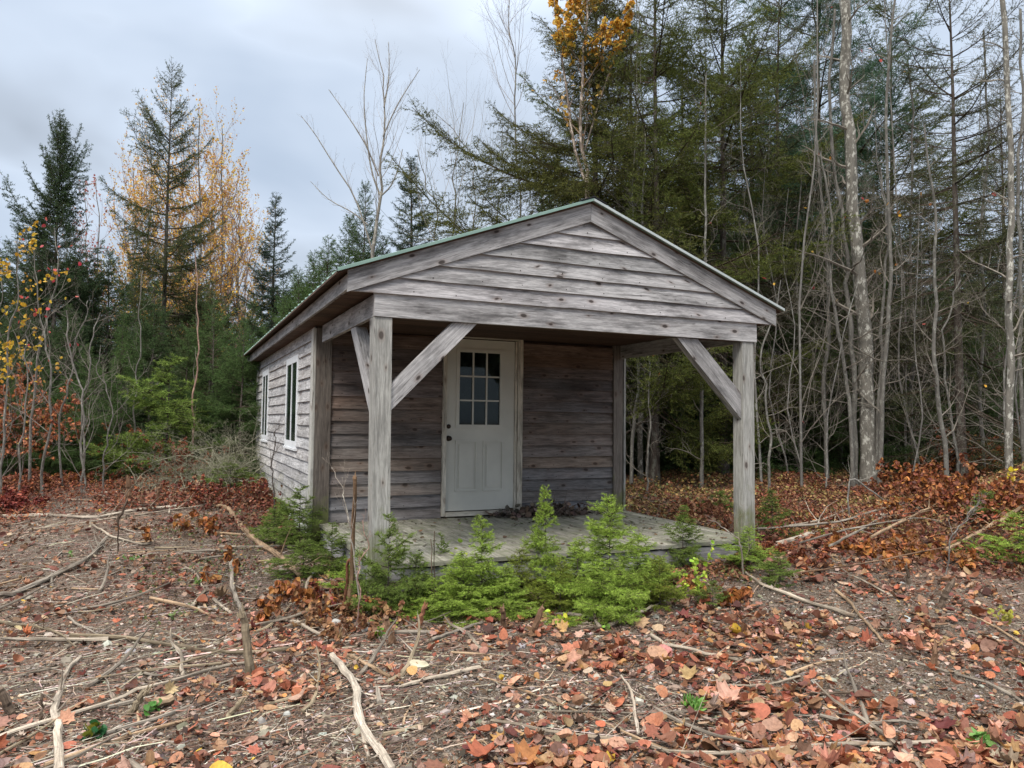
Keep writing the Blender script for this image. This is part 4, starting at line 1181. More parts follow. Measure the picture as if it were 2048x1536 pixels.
for i, (pts, d, wd, lb, bk, ct) in enumerate(RT_):
    if i: wd = (wd[0] * .85, wd[1] * .8)
    line_tree(pts, d, wd, lb, ct, ct + '_tree', bk, seed=100 + i, lv=(16, 6, 4), lf=(.20, .55, .5), ang=(60, 45, 45), tmin=.15, absl=(7.0 if d > 12.5 else 5.5), up=.06, twt=(.92, .90, .85), wig=.18, rr0=.34,
              tint=(1.15, 1.15, 1.1) if bk == 'birchbark' else (.85, .85, .83),
              leaf=dict(per=1, size=.065, kind='ovate', cols=[(.55, .33, .03), (.5, .2, .04), (.35, .05, .04)], prob=lambda q: np.full(len(q), .008)))
# thin understorey saplings: one built, the others copied
GT = 'thin bare saplings in the woods right of the cabin'
protos = []
for q in range(4):
    rng = RNG(500 + q)
    root = empty('bare_sapling', (0, 0, 0), 'thin bare grey sapling in the undergrowth right of the cabin', 'sapling', GT)
    H = 5.0; zz_ = np.linspace(-.1, H, 12)
    C_ = np.stack([.35 * vnoise(zz_, zz_ * 0, 90 + q, 1.3), .35 * vnoise(zz_, zz_ * 0 + 5, 95 + q, 1.3), zz_], 1); C_[:, :2] -= C_[0, :2]
    tb = MB(); tubes(tb, C_, np.linspace(.019, .004, 12), 6, (1, 1, 1)); tb.build('trunk', M['greybark'], root, smooth=True)
    cb = MB(); twigs_from(cb, C_[None], np.linspace(.019, .004, 12)[None], rng, (26, 6, 4), (.26, .5, .5), (58, 45, 45), .05, .05, tint=(.84, .82, .78), wig=.20, rr0=.34); cb.build('crown', [M['twig']], root)
    protos.append(root)
rng = RNG(31)
spots = []
for i in range(58):
    px = rng.uniform(1252, 2090); d = rng.uniform(12.5, 24); spots.append((px, d))
for i in range(10): spots.append((rng.uniform(980, 1240), rng.uniform(16, 22)))
for i, (px, d) in enumerate(spots):
    o = protos[i % 4] if i < 4 else copy_tree(protos[i % 4])
    o.location = tuple(foot(px, d)); o.rotation_euler = (rng.normal(0, .05), rng.normal(0, .05), rng.random() * 6.28)
    s = rng.uniform(.6, 1.7) if rng.random() < .65 else rng.uniform(1.7, 2.8); q = .8 if s < 1.7 else .5; o.scale = (s * q, s * q, s)

# bare shrubs on the left, red and yellow leaves
RED = [(.50, .06, .07), (.60, .12, .10), (.45, .08, .06)]
YEL = [(.62, .38, .03), (.66, .44, .05), (.55, .30, .03)]
LT_ = [
    ([(85, 950), (98, 880), (100, 760), (92, 700), (80, 640), (75, 560), (72, 500)], 11.2, (8, 2), 'pale bare shrub with scattered red leaves at its tips, on the left', dict(per=1, size=.055, kind='ovate', cols=RED, prob=lambda q: np.where(q[:, 2] > 2.2, .07, .005))),
    ([(60, 950), (64, 860), (72, 740), (88, 660), (108, 590), (118, 520), (112, 455)], 11.6, (8, 2), 'taller bare stem with red leaves beside the pale shrub on the left', dict(per=1, size=.055, kind='ovate', cols=RED, prob=lambda q: np.where(q[:, 2] > 2.3, .07, .005))),
    ([(2, 950), (8, 840), (12, 730), (25, 640), (35, 560), (30, 480)], 10.6, (8, 2), 'sapling hung with round yellow leaves at the left border', dict(per=3, size=.047, kind='round', cols=YEL, prob=lambda q: np.where(q[:, 2] > 1.8, .28, .03))),
    ([(-14, 950), (-12, 800), (-4, 650), (5, 540)], 10.9, (7, 2), 'second yellow-leaved sapling partly outside the left border', dict(per=3, size=.047, kind='round', cols=YEL, prob=lambda q: np.where(q[:, 2] > 1.8, .28, .03))),
    ([(165, 950), (164, 860), (165, 790), (145, 740), (133, 680), (130, 620)], 10.8, (7, 3), 'lichen-covered forked stem, left branch reaching up, behind the brown brush', None),
    ([(168, 950), (168, 850), (166, 790), (180, 740), (182, 680), (198, 625)], 11.0, (6, 3), 'lichen-covered forked stem leaning right in the left thicket', None),
    ([(208, 945), (212, 890), (225, 840), (214, 780), (196, 740), (200, 690)], 11.3, (5, 2), 'thin crooked grey stem in the middle of the left thicket', None),
    ([(40, 950), (45, 860), (60, 780), (50, 700), (62, 640)], 10.4, (6, 2), 'bare grey stem in front of the dead brown brush', None),
    ([(126, 950), (120, 860), (140, 760), (150, 700), (172, 630), (180, 600)], 11.9, (6, 2), 'bare grey stem leaning right behind the lichen-covered fork', None),
    ([(387, 870), (386, 840), (392, 760), (395, 700), (393, 640), (394, 560), (388, 500)], 13.2, (6, 2.4), 'slender reddish birch sapling left of the cabin', None),
    ([(268, 930), (270, 820), (276, 740), (280, 640), (285, 540)], 14.0, (5, 2), 'thin grey stem in front of the tall thin spruce', None)]
for i, (pts, d, wd, lb, lf_) in enumerate(LT_):
    red = 'reddish' in lb
    wd = (wd[0] * .72, wd[1] * .7)
    line_tree(pts, d, wd, lb, 'sapling', 'bare_sapling', 'greybark', seed=200 + i, lv=(10, 6, 4) if not red else (6, 3, 2), lf=(.34, .5, .5), ang=(42, 42, 42), tmin=.15, absl=(3.6 if i < 4 else 2.6) if not red else 2.0, up=.10,
              tint=(.9, .88, .85) if not red else (1.5, 1.0, .85), twt=(.85, .82, .80), leaf=lf_, wig=.14)
# ------------------------------------------------------------------ young spruces and firs by the porch
def seedling(seed, H, R, col, tipcol, flat=False, fine=1.0, per=5, droop=.1):
    return spruce_mesh(seed=seed, H=H, R=R, z0=.05, nwh=max(7, int(H / .065)), per=per, droop=droop, tw_sp=.035, ndens=520 * fine, nl=.017, nw=.0026, col=col, tipcol=tipcol, tipf=.35,
                       shape=.9, trunk_r=.0085, gaps=.26, up0=45, irr=.35, sub=1.15, wood=(.55, .5, .4))


FIRC, FIRT = (.24, .35, .055), (.48, .60, .14)
DKC, DKT = (.14, .205, .045), (.29, .38, .09)
SEED = {}
for key, kw in (('fir_a', dict(seed=301, H=1.0, R=.52, col=FIRC, tipcol=FIRT)), ('fir_b', dict(seed=302, H=.8, R=.34, col=FIRC, tipcol=FIRT)),
                ('dark_a', dict(seed=303, H=.8, R=.30, col=DKC, tipcol=DKT)), ('dark_b', dict(seed=304, H=.6, R=.30, col=DKC, tipcol=DKT)),
                ('yel_a', dict(seed=305, H=.6, R=.32, col=(.17, .22, .035), tipcol=(.30, .33, .06)))):
    SEED[key] = (seedling(**kw), kw['H'])
_sm = {}


def young(key, px, pyb, pyt, label, wpx=None, rz=0.0, tilt=0.0):
    p, t = gp(px, pyb); (tb, cb), H = SEED[key]
    h = max(.12, CAM[2] + ray(px, pyt)[2] * t - p[2]); s = h / H
    nm = 'young_fir' if key.startswith(('fir', 'yel')) else 'young_spruce'
    if key not in _sm:
        r = empty(nm, p, label, 'young fir' if 'fir' in nm else 'young spruce', None, rz)
        tb.build('trunk', M['conebark'], r, smooth=True); cb.build('crown', [M['needle'], M['conebark']], r); _sm[key] = r
    else:
        r = copy_tree(_sm[key]); r.name = nm; r.location = tuple(p); tag(r, label, 'young fir' if 'fir' in nm else 'young spruce')
    r.rotation_euler = (tilt, 0, rz)
    R0 = {'fir_a': .52, 'fir_b': .34, 'dark_a': .30, 'dark_b': .30, 'yel_a': .32}[key]
    if wpx is not None and key.startswith('fir'): wpx *= 1.22
    sx = s if wpx is None else (wpx / 2 / F_PX * t) / R0
    r.scale = (sx, sx, s)
    return r


young('fir_a', 1218, 1222, 1002, 'biggest bright green young fir in front of the middle of the porch', 205, .4)
young('fir_b', 1090, 1175, 985, 'slim bright young fir left of the biggest one, tip before the door casing', 95, 1.4)
young('fir_b', 962, 1212, 1045, 'bright green young fir with lime leaves at its tip, in front of the door', 130, 2.2)
young('yel_a', 1037, 1212, 1105, 'low yellowish young fir between the two slim bright ones', 120, .9)
young('dark_a', 776, 1232, 1040, 'dark young spruce growing against the left porch post', 120, 3.1)
young('dark_b', 830, 1222, 1115, 'low bushy dark spruce right of the left porch post', 130, 5.0)
young('dark_a', 882, 1178, 1072, 'thin dark spruce seedling at the deck edge between post and door', 50, 4.0)
young('dark_b', 745, 1222, 1130, 'low dark spruce at the foot of the left porch post', 100, .2)
young('fir_b', 1155, 1200, 1085, 'upright green fir pressed against the left flank of the biggest one', 120, 5.1)
young('fir_a', 1275, 1170, 1072, 'spreading green fir behind the right flank of the biggest one', 130, 2.8)
young('dark_a', 1366, 1135, 1018, 'dark slender spruce seedling in front of the right part of the deck', 90, 1.9)
young('fir_b', 1499, 1135, 1058, 'small bright fir at the foot of the right porch post', 105, .6)
young('dark_b', 1560, 1170, 1108, 'small dark spruce right of the right porch post', 90, 2.4)
young('dark_b', 1425, 1215, 1165, 'tiny dark spruce under the lime-leaved plant', 70, 3.3)
young('dark_a', 597, 1098, 978, 'green spruce seedling against the side wall near the front corner', 120, .7)
young('dark_b', 548, 1088, 1022, 'low spruce seedling beside the birch log left of the cabin', 110, 1.7)
young('dark_a', 663, 1150, 1052, 'dark spruce seedling below the front left corner post', 90, 2.9)
young('dark_b', 605, 1150, 1085, 'flat dark spruce seedling between the birch log and the corner', 130, 4.4)
young('dark_b', 560, 1050, 1005, 'yellowish little spruce at the middle of the side wall base', 80, 5.2)
young('dark_a', 1545, 1080, 985, 'small dark spruce on the leafy ground right of the porch', 80, 4.9)
young('dark_b', 1440, 1035, 985, 'little spruce seen through the open porch beside the post', 80, 3.9)
young('fir_a', 925, 1225, 1110, 'low wide green fir under the lime-tipped one', 150, 1.2)
young('yel_a', 1120, 1225, 1130, 'yellow-green fir tuft touching the left foot of the biggest one', 130, 2.0)
young('fir_b', 1010, 1228, 1135, 'feathery yellow-green tuft between the two slim bright firs', 120, 4.9)
young('yel_a', 1320, 1215, 1120, 'low yellow-green tuft at the right foot of the biggest fir', 130, 3.3)
young('fir_b', 715, 1190, 1110, 'small green fir between the broken birch stem and the porch post', 100, .6)
young('fir_b', 870, 1238, 1160, 'low green tuft below the two thin canes', 120, 2.7)
young('dark_a', 330, 958, 725, 'yellow-green young spruce glowing in the left thicket', 230, 1.0)
young('fir_b', 268, 950, 870, 'low yellow-green fir branch at the foot of the left thicket', 120, 3.6)
young('dark_b', 460, 985, 930, 'low yellowish evergreen at the foot of the lichen-grey heap', 130, .8)
young('fir_b', 2040, 1130, 1030, 'green fir sprig on the brushy bank at the right border', 150, 2.1)
young('dark_b', 1975, 1050, 985, 'dark little spruce on the brushy bank', 110, 1.1)

# ------------------------------------------------------------------ small leafy plants
def herb(px, py, hpx, label, cols, seed, nst=4, per=6, size=.035, kind='ovate', name='leafy_plant', spread=.25):
    rng = RNG(seed + 900); p, t = gp(px, py); h = hpx / F_PX * t
    r = empty(name, p, label, 'plant')
    C_ = grow(np.zeros((nst, 3)) + rng.normal(0, .01, (nst, 3)) * ax(1, 1, 0), nrm(np.stack([rng.normal(0, spread, nst), rng.normal(0, spread, nst), np.ones(nst)], 1)), h * (.6 + .5 * rng.random(nst)), 6, rng, .08, .12)
    sb = MB(); tubes(sb, C_, np.tile(np.linspace(.0022, .0008, 6), (nst, 1)), 4, (1, .9, .7)); sb.build('stem', M['twig'], r)
    lb = MB(); leaves_on(lb, C_, per, size, cols, rng, kind, None, 0, hang=-.1, var=.15); lb.build('foliage', M['leaf'], r)
    return r


LIME = [(.42, .60, .06), (.34, .52, .06), (.50, .60, .08)]
herb(1392, 1205, 118, 'tall lime-green leafy shoot in front of the deck edge right of the firs', LIME, 1, 3, 30, .034)
herb(1368, 1200, 55, 'short lime-green leafy plant at the foot of the tall lime shoot', LIME, 2, 5, 9, .034)
herb(905, 1190, 90, 'lime leaves beside the thin dark spruce seedling', LIME, 3, 4, 8, .036)
herb(850, 1215, 70, 'lime leaves poking out beside the low bushy dark spruce', LIME, 4, 4, 7, .034)
herb(942, 1160, 108, 'shoot with two bright lime leaves at the level of the deck', LIME, 5, 2, 7, .04)
herb(1120, 1262, 42, 'small plant with yellow and lime leaves in front of the young firs', [(.55, .50, .05), (.42, .60, .06)], 6, 4, 5, .035)
herb(760, 1280, 34, 'tiny green sprout beside the brown stump', [(.15, .34, .06), (.3, .45, .06)], 7, 4, 5, .03)
herb(722, 1235, 45, 'tiny lime sprout in front of the broken birch stem', LIME, 8, 3, 6, .028)
herb(1385, 1418, 22, 'flat green rosette on the leaf litter in the right foreground', [(.14, .30, .06), (.2, .36, .08)], 9, 16, 5, .05, 'narrow', spread=2.2)
herb(1957, 1492, 26, 'green leafy weed near the bottom right corner', [(.16, .34, .07), (.2, .4, .1)], 10, 8, 4, .05, spread=1.2)
herb(182, 1478, 26, 'dark green ivy-like plant beside the forked white stick', [(.05, .16, .06), (.22, .22, .03)], 11, 8, 4, .045, 'round', spread=1.4)
herb(300, 1432, 32, 'small green leaf sprig beside the cut log end', [(.12, .30, .06)], 12, 3, 4, .04)
herb(2015, 1250, 45, 'yellow-green small-leaved plant at the right border', [(.45, .42, .07), (.5, .5, .12)], 13, 7, 9, .026, 'round', spread=.9)
herb(1210, 1262, 18, 'single round green leaves in the litter under the biggest fir', [(.22, .38, .07)], 14, 3, 2, .04, 'round', spread=1.5)
herb(1640, 1075, 22, 'pale lime sprig beside the white log', LIME, 15, 4, 5, .03, spread=1.)
herb(2022, 975, 32, 'bright yellow leaves on the brushy bank', [(.75, .58, .04)], 16, 4, 4, .06)
herb(140, 1115, 12, 'little pale green weed on the twiggy ground at the left', [(.2, .32, .1)], 17, 4, 4, .03, spread=1.5)
herb(262, 1122, 16, 'second little pale green weed near the middle of the twiggy ground', [(.2, .34, .1)], 18, 6, 4, .03, spread=1.5)
herb(400, 1170, 14, 'small green weed in front of the forked dead branch', [(.18, .30, .08)], 19, 5, 4, .03, spread=1.5)

# ------------------------------------------------------------------ sticks, logs, stumps
SB = {'bark': (.62, .44, .30), 'pale': (1.12, 1.06, .96), 'grey': (.80, .78, .74), 'tan': (1.05, .82, .60), 'brown': (.62, .42, .30), 'dark': (.42, .35, .30), 'white': (1.5, 1.45, 1.36), 'olive': (.66, .59, .46), 'red': (.60, .30, .20)}


def inside_cabin(x, y): return -.7 < x < W + .5 and -.6 < y < DP + .3


STK, STR = [], []


def stick(pts, wpx, shade, label, cat='stick', name='fallen_branch', forks=(), n=14, lifts=None, twig=0, seed=0, mat='stick', rough=.12, sink=.15):
    rng = RNG(seed + 4000)
    Q = [gp(x, y) for x, y in pts]
    Q = [gp(x, y, 0 if lifts is None else lifts[0]) for x, y in pts] if lifts is not None else Q
    lifts = None
    P3 = np.array([q[0] for q in Q]); r = np.linspace(wpx[0], wpx[1], len(pts)) / 2 / F_PX * np.array([q[1] for q in Q])
    P3[:, 2] += r * (1 - sink) + .012 + (0 if lifts is None else np.array(lifts))
    base = P3[0].copy(); base[2] = float(hgt(base[0], base[1]))
    C_ = smooth_line(P3, n); s = np.linspace(0, 1, n); R_ = np.interp(s, np.linspace(0, 1, len(pts)), r)
    C_[1:-1] += rng.normal(0, .25, (n - 2, 3)) * R_[1:-1, None]
    STK.append(smooth_line(P3, 40)[:, :2]); STR.append(np.full(40, r.max()))
    mb = MB(); tubes(mb, C_ - base, R_, 9, SB[shade], cap=True, rough=rough * 1.7, seed=seed)
    if twig:
        tw, tr_ = spawn((C_ - base)[None], R_[None], twig, rng, .2, .98, .16, 45, 4, .02, .12, .38)
        tw[:, :, 2] = np.maximum(tw[:, :, 2], hgt(tw[:, :, 0] + base[0], tw[:, :, 1] + base[1]) - base[2] + .004)
        tubes(mb, tw, tr_, 4, SB[shade])
    for (fp_, fw) in forks:
        Q = [gp(x, y) for x, y in fp_]; F3 = np.array([q[0] for q in Q]); fr = np.linspace(fw[0], fw[1], len(fp_)) / 2 / F_PX * np.array([q[1] for q in Q])
        F3[:, 2] += fr
        k = np.argmin(np.linalg.norm(C_ - F3[0], axis=1)); F3[0] = C_[k]
        fc = smooth_line(F3, 9); tubes(mb, fc - base, np.interp(np.linspace(0, 1, 9), np.linspace(0, 1, len(fp_)), fr), 7, SB[shade], cap=True, rough=rough, seed=seed + 1)
    o = mb.build(name, M[mat], smooth=False); o.location = tuple(base)
    return tag(o, label, cat)


ST = [
    ([(160, 1323), (139, 1344), (127, 1367), (117, 1403), (108, 1424), (114, 1452), (115, 1485), (118, 1560)], (7, 18), 'white', 'white forked branch running to the bottom edge near the left corner', [([(108, 1424), (92, 1412), (77, 1403)], (6, 3))]),
    ([(140, 1278), (234, 1283), (328, 1297), (422, 1311), (500, 1313), (580, 1306)], (8, 8), 'olive', 'long split olive-grey branch crossing the left foreground', []),
    ([(-20, 1246), (54, 1258), (84, 1262), (118, 1275), (152, 1300)], (8, 3), 'olive', 'short frayed grey branch at the left border above the white forked one', []),
    ([(-20, 1494), (58, 1466), (120, 1446), (173, 1428), (230, 1407), (276, 1389), (316, 1377), (433, 1344), (490, 1333)], (10, 6), 'pale', 'long pale branch running diagonally up behind the white forked one', []),
    ([(440, 1377), (510, 1349), (560, 1330), (613, 1313)], (5, 3), 'grey', 'thin grey twig right of the grey upright stump', []),
    ([(459, 1096), (462, 1140), (466, 1185), (478, 1215), (489, 1238)], (7, 9), 'grey', 'grey dead branch leading down to the upright grey stump', [([(478, 1215), (500, 1222), (514, 1208)], (4, 2))]),
    ([(663, 1320), (680, 1340), (698, 1363), (712, 1392), (716, 1430), (728, 1473), (752, 1508), (785, 1560)], (12, 18), 'white', 'white bleached branch forking towards the bottom edge left of centre', [([(718, 1450), (733, 1503), (748, 1560)], (9, 9))]),
    ([(690, 1316), (733, 1337), (780, 1361)], (9, 7), 'tan', 'short tan peeled stick right of the white forked branch top', []),
    ([(562, 1243), (599, 1255), (639, 1276), (670, 1288), (702, 1290)], (8, 5), 'pale', 'kinked pale branch left of the brown stump', [([(670, 1287), (640, 1291), (609, 1298)], (5, 3))]),
    ([(805, 1381), (850, 1367), (900, 1358), (958, 1346)], (6, 9), 'pale', 'pale weathered stick in the centre foreground beyond the flat stone', []),
    ([(864, 1288), (920, 1267), (965, 1251)], (7, 5), 'grey', 'short grey stick between the reddish stumps', []),
    ([(1219, 1260), (1252, 1240), (1285, 1228), (1317, 1214)], (9, 5), 'pale', 'smooth pale stick lying right below the biggest young fir', []),
    ([(1040, 1278), (1100, 1268), (1180, 1263), (1221, 1259)], (3, 4), 'dark', 'thin dark twig running left from the smooth pale stick', []),
    ([(982, 1449), (1045, 1464), (1111, 1475), (1193, 1485), (1266, 1494), (1330, 1512), (1400, 1519), (1478, 1516), (1616, 1505), (1700, 1502), (1775, 1500), (1872, 1492)], (6, 9), 'pale', 'very long pale pole lying along the bottom right foreground', [([(1700, 1500), (1790, 1484), (1870, 1490)], (5, 4))]),
    ([(980, 1367), (1076, 1400), (1158, 1431), (1251, 1473), (1350, 1515)], (3, 5), 'tan', 'long thin stick running diagonally into the long pale pole', []),
    ([(1001, 1428), (1134, 1430), (1275, 1434), (1380, 1433), (1513, 1437), (1634, 1440)], (4, 3), 'grey', 'long thin grey stick lying level across the right foreground', []),
    ([(1242, 1358), (1262, 1388), (1269, 1430), (1277, 1475)], (4, 7), 'white', 'short white stick pointing at the viewer in the middle of the gravel', []),
    ([(1303, 1278), (1334, 1297), (1400, 1311), (1489, 1329), (1554, 1325)], (8, 6), 'pale', 'weathered pale branch in the litter right of centre', []),
    ([(1489, 1150), (1520, 1172), (1558, 1189), (1617, 1211), (1680, 1230), (1712, 1240)], (6, 9), 'pale', 'smooth pale branch sloping right below the right porch post', []),
    ([(1672, 1187), (1697, 1210), (1720, 1239), (1745, 1266), (1766, 1290)], (6, 5), 'tan', 'brown stick crossing the end of the smooth pale branch', []),
    ([(1552, 1097), (1621, 1075), (1685, 1056), (1748, 1037), (1843, 1019)], (11, 5), 'white', 'white birch log in the pile of branches right of the porch', []),
    ([(1514, 1062), (1600, 1056), (1685, 1046), (1748, 1026), (1800, 1010)], (5, 4), 'grey', 'thin grey branch above the white log', []),
    ([(1659, 1097), (1700, 1076), (1748, 1048), (1811, 1008)], (5, 4), 'grey', 'thin grey branch crossing over the white log', []),
    ([(1742, 1080), (1811, 1045), (1850, 1026), (1894, 1005)], (6, 6), 'tan', 'straight tan pole right of the white log', []),
    ([(1594, 1151), (1716, 1133), (1843, 1108), (1900, 1098)], (3, 3), 'brown', 'thin brown whip in front of the straight tan pole', []),
    ([(-10, 1037), (60, 1036), (123, 1036), (191, 1039), (273, 1025), (355, 1017)], (6, 6), 'white', 'straight white birch pole lying across the left clearing', []),
    ([(432, 1016), (455, 1022), (470, 1041), (492, 1069), (520, 1096), (558, 1121), (600, 1158)], (8, 12), 'tan', 'curved peeling birch log lying along the left side of the cabin', []),
    ([(55, 1064), (191, 1046), (355, 1022), (450, 1012), (558, 1002)], (3, 3), 'pale', 'very long thin pole above the white birch pole', []),
    ([(-10, 1199), (36, 1189), (109, 1156), (178, 1121), (200, 1096), (213, 1080)], (11, 6), 'grey', 'grey branch curving up from the left border', [([(104, 1155), (107, 1123), (153, 1080)], (5, 2)), ([(102, 1160), (104, 1188), (98, 1202)], (5, 3))]),
    ([(180, 1050), (205, 1066), (232, 1080), (282, 1091), (303, 1089)], (4, 4), 'pale', 'short pale bent stick behind the curved grey branch', []),
    ([(178, 985), (205, 995), (232, 1003), (301, 1010)], (4, 3), 'pale', 'short pale stick among the poles at the back of the clearing', []),
    ([(40, 1001), (130, 1002), (215, 1004)], (3, 3), 'pale', 'level pale pole at the left back of the clearing', []),
    ([(196, 988), (270, 990), (340, 992)], (4, 3), 'pale', 'level pale pole nearest the thicket', []),
    ([(210, 1012), (290, 1014), (380, 1005)], (4, 3), 'grey', 'level grey pole behind the white birch pole', []),
    ([(383, 1222), (397, 1203), (412, 1185)], (7, 5), 'pale', 'short thick pale stub of wood left of the grey dead branch', []),
    ([(427, 1205), (445, 1219), (462, 1233)], (7, 6), 'pale', 'short thick pale stick beside the grey dead branch', []),
    ([(336, 975), (340, 1000), (338, 1030)], (4, 4), 'white', 'short white stick pointing towards the viewer at the back left', []),
    ([(355, 1060), (372, 1045), (392, 1032)], (5, 4), 'tan', 'small broken tan stick under the very long thin pole', []),
    ([(370, 1140), (390, 1150), (403, 1175), (410, 1190)], (4, 4), 'pale', 'bent pale twig behind the short thick stub', []),
    ([(590, 1255), (608, 1215), (612, 1180), (622, 1160)], (3, 8), 'pale', 'pale splintered stick leaning out of the litter left of the broken stem', []),
    ([(200, 1350), (215, 1372), (220, 1400)], (2, 3), 'grey', 'tiny grey twig between the two long left branches', []),
    ([(1820, 1330), (1900, 1352), (1985, 1380), (2060, 1420)], (4, 6), 'grey', 'grey stick near the right border in the foreground', []),
    ([(1940, 1235), (1990, 1260), (2050, 1300)], (4, 4), 'tan', 'brown stick below the brushy bank at the right border', []),
    ([(1450, 1380), (1530, 1377), (1600, 1362)], (5, 4), 'pale', 'short pale stick in the middle of the red litter', []),
    ([(1620, 1395), (1700, 1392), (1740, 1386)], (5, 4), 'dark', 'short dark stick in the red litter on the right', []),
    ([(1640, 1440), (1720, 1455), (1800, 1452), (1860, 1462)], (8, 5), 'grey', 'broken grey branch behind the long pale pole', []),
    ([(900, 1260), (905, 1240), (950, 1225), (1000, 1228)], (3, 3), 'dark', 'dark twig under the edge of the young firs', []),
    ([(640, 1478), (700, 1497), (800, 1490), (870, 1455)], (3, 3), 'dark', 'thin dark twig crossing behind the white forked branch', []),
    ([(440, 1478), (520, 1486), (600, 1492), (650, 1494)], (4, 3), 'dark', 'thin dark stick in the foreground gravel left of the white forked branch', []),
    ([(920, 1500), (950, 1490), (975, 1500), (985, 1540)], (3, 3), 'tan', 'curved tan twig at the bottom edge near the centre', []),
]
ST.append(([(1894, 1105), (1970, 1063), (2060, 1010)], (7, 7), 'tan', 'pale pole leaning up the near face of the brushy bank', []))
ST.append(([(1560, 1058), (1640, 1044), (1700, 1018)], (4, 3), 'pale', 'short pale branch at the back of the branch pile right of the porch', []))
ST.append(([(1600, 1090), (1700, 1062), (1830, 1040), (1880, 1046)], (4, 3), 'grey', 'bent grey branch low in the pile right of the white log', []))
for i, (pts, wpx, sh, lb, fk) in enumerate(ST):
    stick(pts, wpx, sh, lb, forks=fk, seed=i, twig=8 if len(pts) > 4 else 3, lifts=[.13] * len(pts) if any(w_ in lb for w_ in ('white log', 'tan pole', 'brown whip', 'pale pole leaning', 'branch pile')) else None)


# medium sticks nobody could tell apart: five built, the rest copied
rng = RNG(2024)
GSK = 'medium grey sticks scattered over the clearing floor'
sp_ = []
for q in range(5):
    n = 9; L0 = .8; c = grow(np.zeros((1, 3)), ax(1, 0, 0)[None], np.array([L0]), n, rng, 0, .13); c[:, :, 2] *= .25
    r = np.linspace(.011, .004, n)[None]; mb = MB(); tubes(mb, c, r, 7, SB[['pale', 'grey', 'tan', 'olive', 'grey'][q]], cap=True, rough=.2, seed=q)
    tw, tr_ = spawn(c, r, 5, rng, .3, .95, .3, 42, 4, .0, .1, .45); tw[:, :, 2] = tw[:, :, 2] * .3 + .004; tubes(mb, tw, tr_, 4, SB['grey'])
    sp_.append(mb.build('fallen_stick', M['stick']))
    tag(sp_[-1], 'medium weathered stick lying loose among the leaves and fine twigs', 'stick', GSK)
for i in range(74):
    o = sp_[i % 5]
    if i >= 5: o = o.copy(); COL.objects.link(o)
    az = math.radians(rng.uniform(-12, 60) if rng.random() < .4 else rng.uniform(-12, 18)); d = 3.3 + 7.5 * rng.random() ** 1.2
    x, y = CAM[0] + math.sin(az) * d, CAM[1] + math.cos(az) * d
    if inside_cabin(x, y): x, y = x - 2.2, y - 2.0
    a = rng.normal(.3, .9); s = rng.uniform(.45, 1.5)
    x2, y2 = x + math.cos(a) * .8 * s, y + math.sin(a) * .8 * s
    z1_, z2_ = float(hgt(x, y)), float(hgt(x2, y2))
    o.location = (x, y, z1_ + .014); o.rotation_euler = (rng.uniform(-.3, .3), -math.atan2(z2_ - z1_, .8 * s), a); o.scale = (s, s, s)


def stump(px, pyb, tx, ty, wpx, shade, label, seed=0, name='stump', cat='stump', spl=5, flare=1.5, mat='stick', lean=0.0):
    """upright broken stem standing in the ground; splintered top"""
    rng = RNG(seed + 8000); p, t = gp(px, pyb); top = at(tx, ty, t) - p
    n = 9; s = np.linspace(-.08, 1, n)[:, None]
    C_ = top[None] * s + rng.normal(0, .004, (n, 3)); r = wpx / 2 / F_PX * t
    R_ = r * (1 + (flare - 1) * np.exp(-np.linspace(0, 1, n) * 6)) * np.linspace(1, .8, n)
    mb = MB(); tubes(mb, C_, R_, 10, SB[shade], cap=True, rough=.16, seed=seed)
    L_ = np.linalg.norm(top)
    for q in range(spl):
        a = rng.random() * 6.28; o = ax(math.cos(a), math.sin(a), 0) * r * .55
        A = C_[-1] + o - ax(0, 0, r); B = A + nrm(top) * r * rng.uniform(1.2, 4) + o * .3
        tubes(mb, np.stack([A, (A + B) / 2, B]), np.array([r * .45, r * .3, r * .06]), 5, np.array(SB[shade]) * 1.15)
    o_ = mb.build(name, M[mat]); o_.location = tuple(p); return tag(o_, label, cat)


stump(502, 1352, 485, 1227, 17, 'olive', 'upright weathered grey stump with a frayed top standing in the left foreground', 1)
stump(785, 1288, 772, 1236, 13, 'brown', 'short smooth brown stump in front of the left young spruces', 2, spl=1)
stump(836, 1262, 850, 1212, 10, 'red', 'splintered reddish stump right of the smooth brown one', 3, spl=6)
stump(1064, 1273, 1084, 1214, 13, 'brown', 'brown stump leaning right under the yellowish fir', 4, spl=1)
stump(1010, 1262, 1004, 1216, 12, 'brown', 'dark brown stump beside the leaning brown one', 5, spl=3)
stump(262, 1430, 290, 1382, 14, 'olive', 'grooved grey stump leaning right beside the cut log end', 6)
stump(25, 1430, -2, 1378, 18, 'dark', 'dark rotten stump at the left border', 7)
stump(82, 1452, 84, 1392, 6, 'dark', 'thin dark stub beside the white forked branch', 8, spl=0)
stump(458, 1440, 482, 1398, 12, 'olive', 'frayed grey stub left of the white forked branch', 9)
stump(256, 1008, 258, 968, 13, 'brown', 'frayed brown stump at the back of the left clearing', 10, spl=8)
stump(312, 1010, 318, 975, 7, 'brown', 'thin brown stub right of the frayed brown stump', 11, spl=2)
stump(232, 1050, 256, 1000, 5, 'dark', 'thin dark broken stem in front of the frayed brown stump', 12, spl=1)
stump(237, 1105, 236, 1028, 3, 'dark', 'thin upright dead stem in the left clearing', 13, spl=0, flare=1)
stump(1188 + 630, 1172, 1812, 1130, 7, 'dark', 'small dark stub in the litter below the straight tan pole', 14, spl=2)
stump(1880, 1215, 1900, 1170, 13, 'dark', 'dark splintered stump near the brushy bank', 15, spl=8)
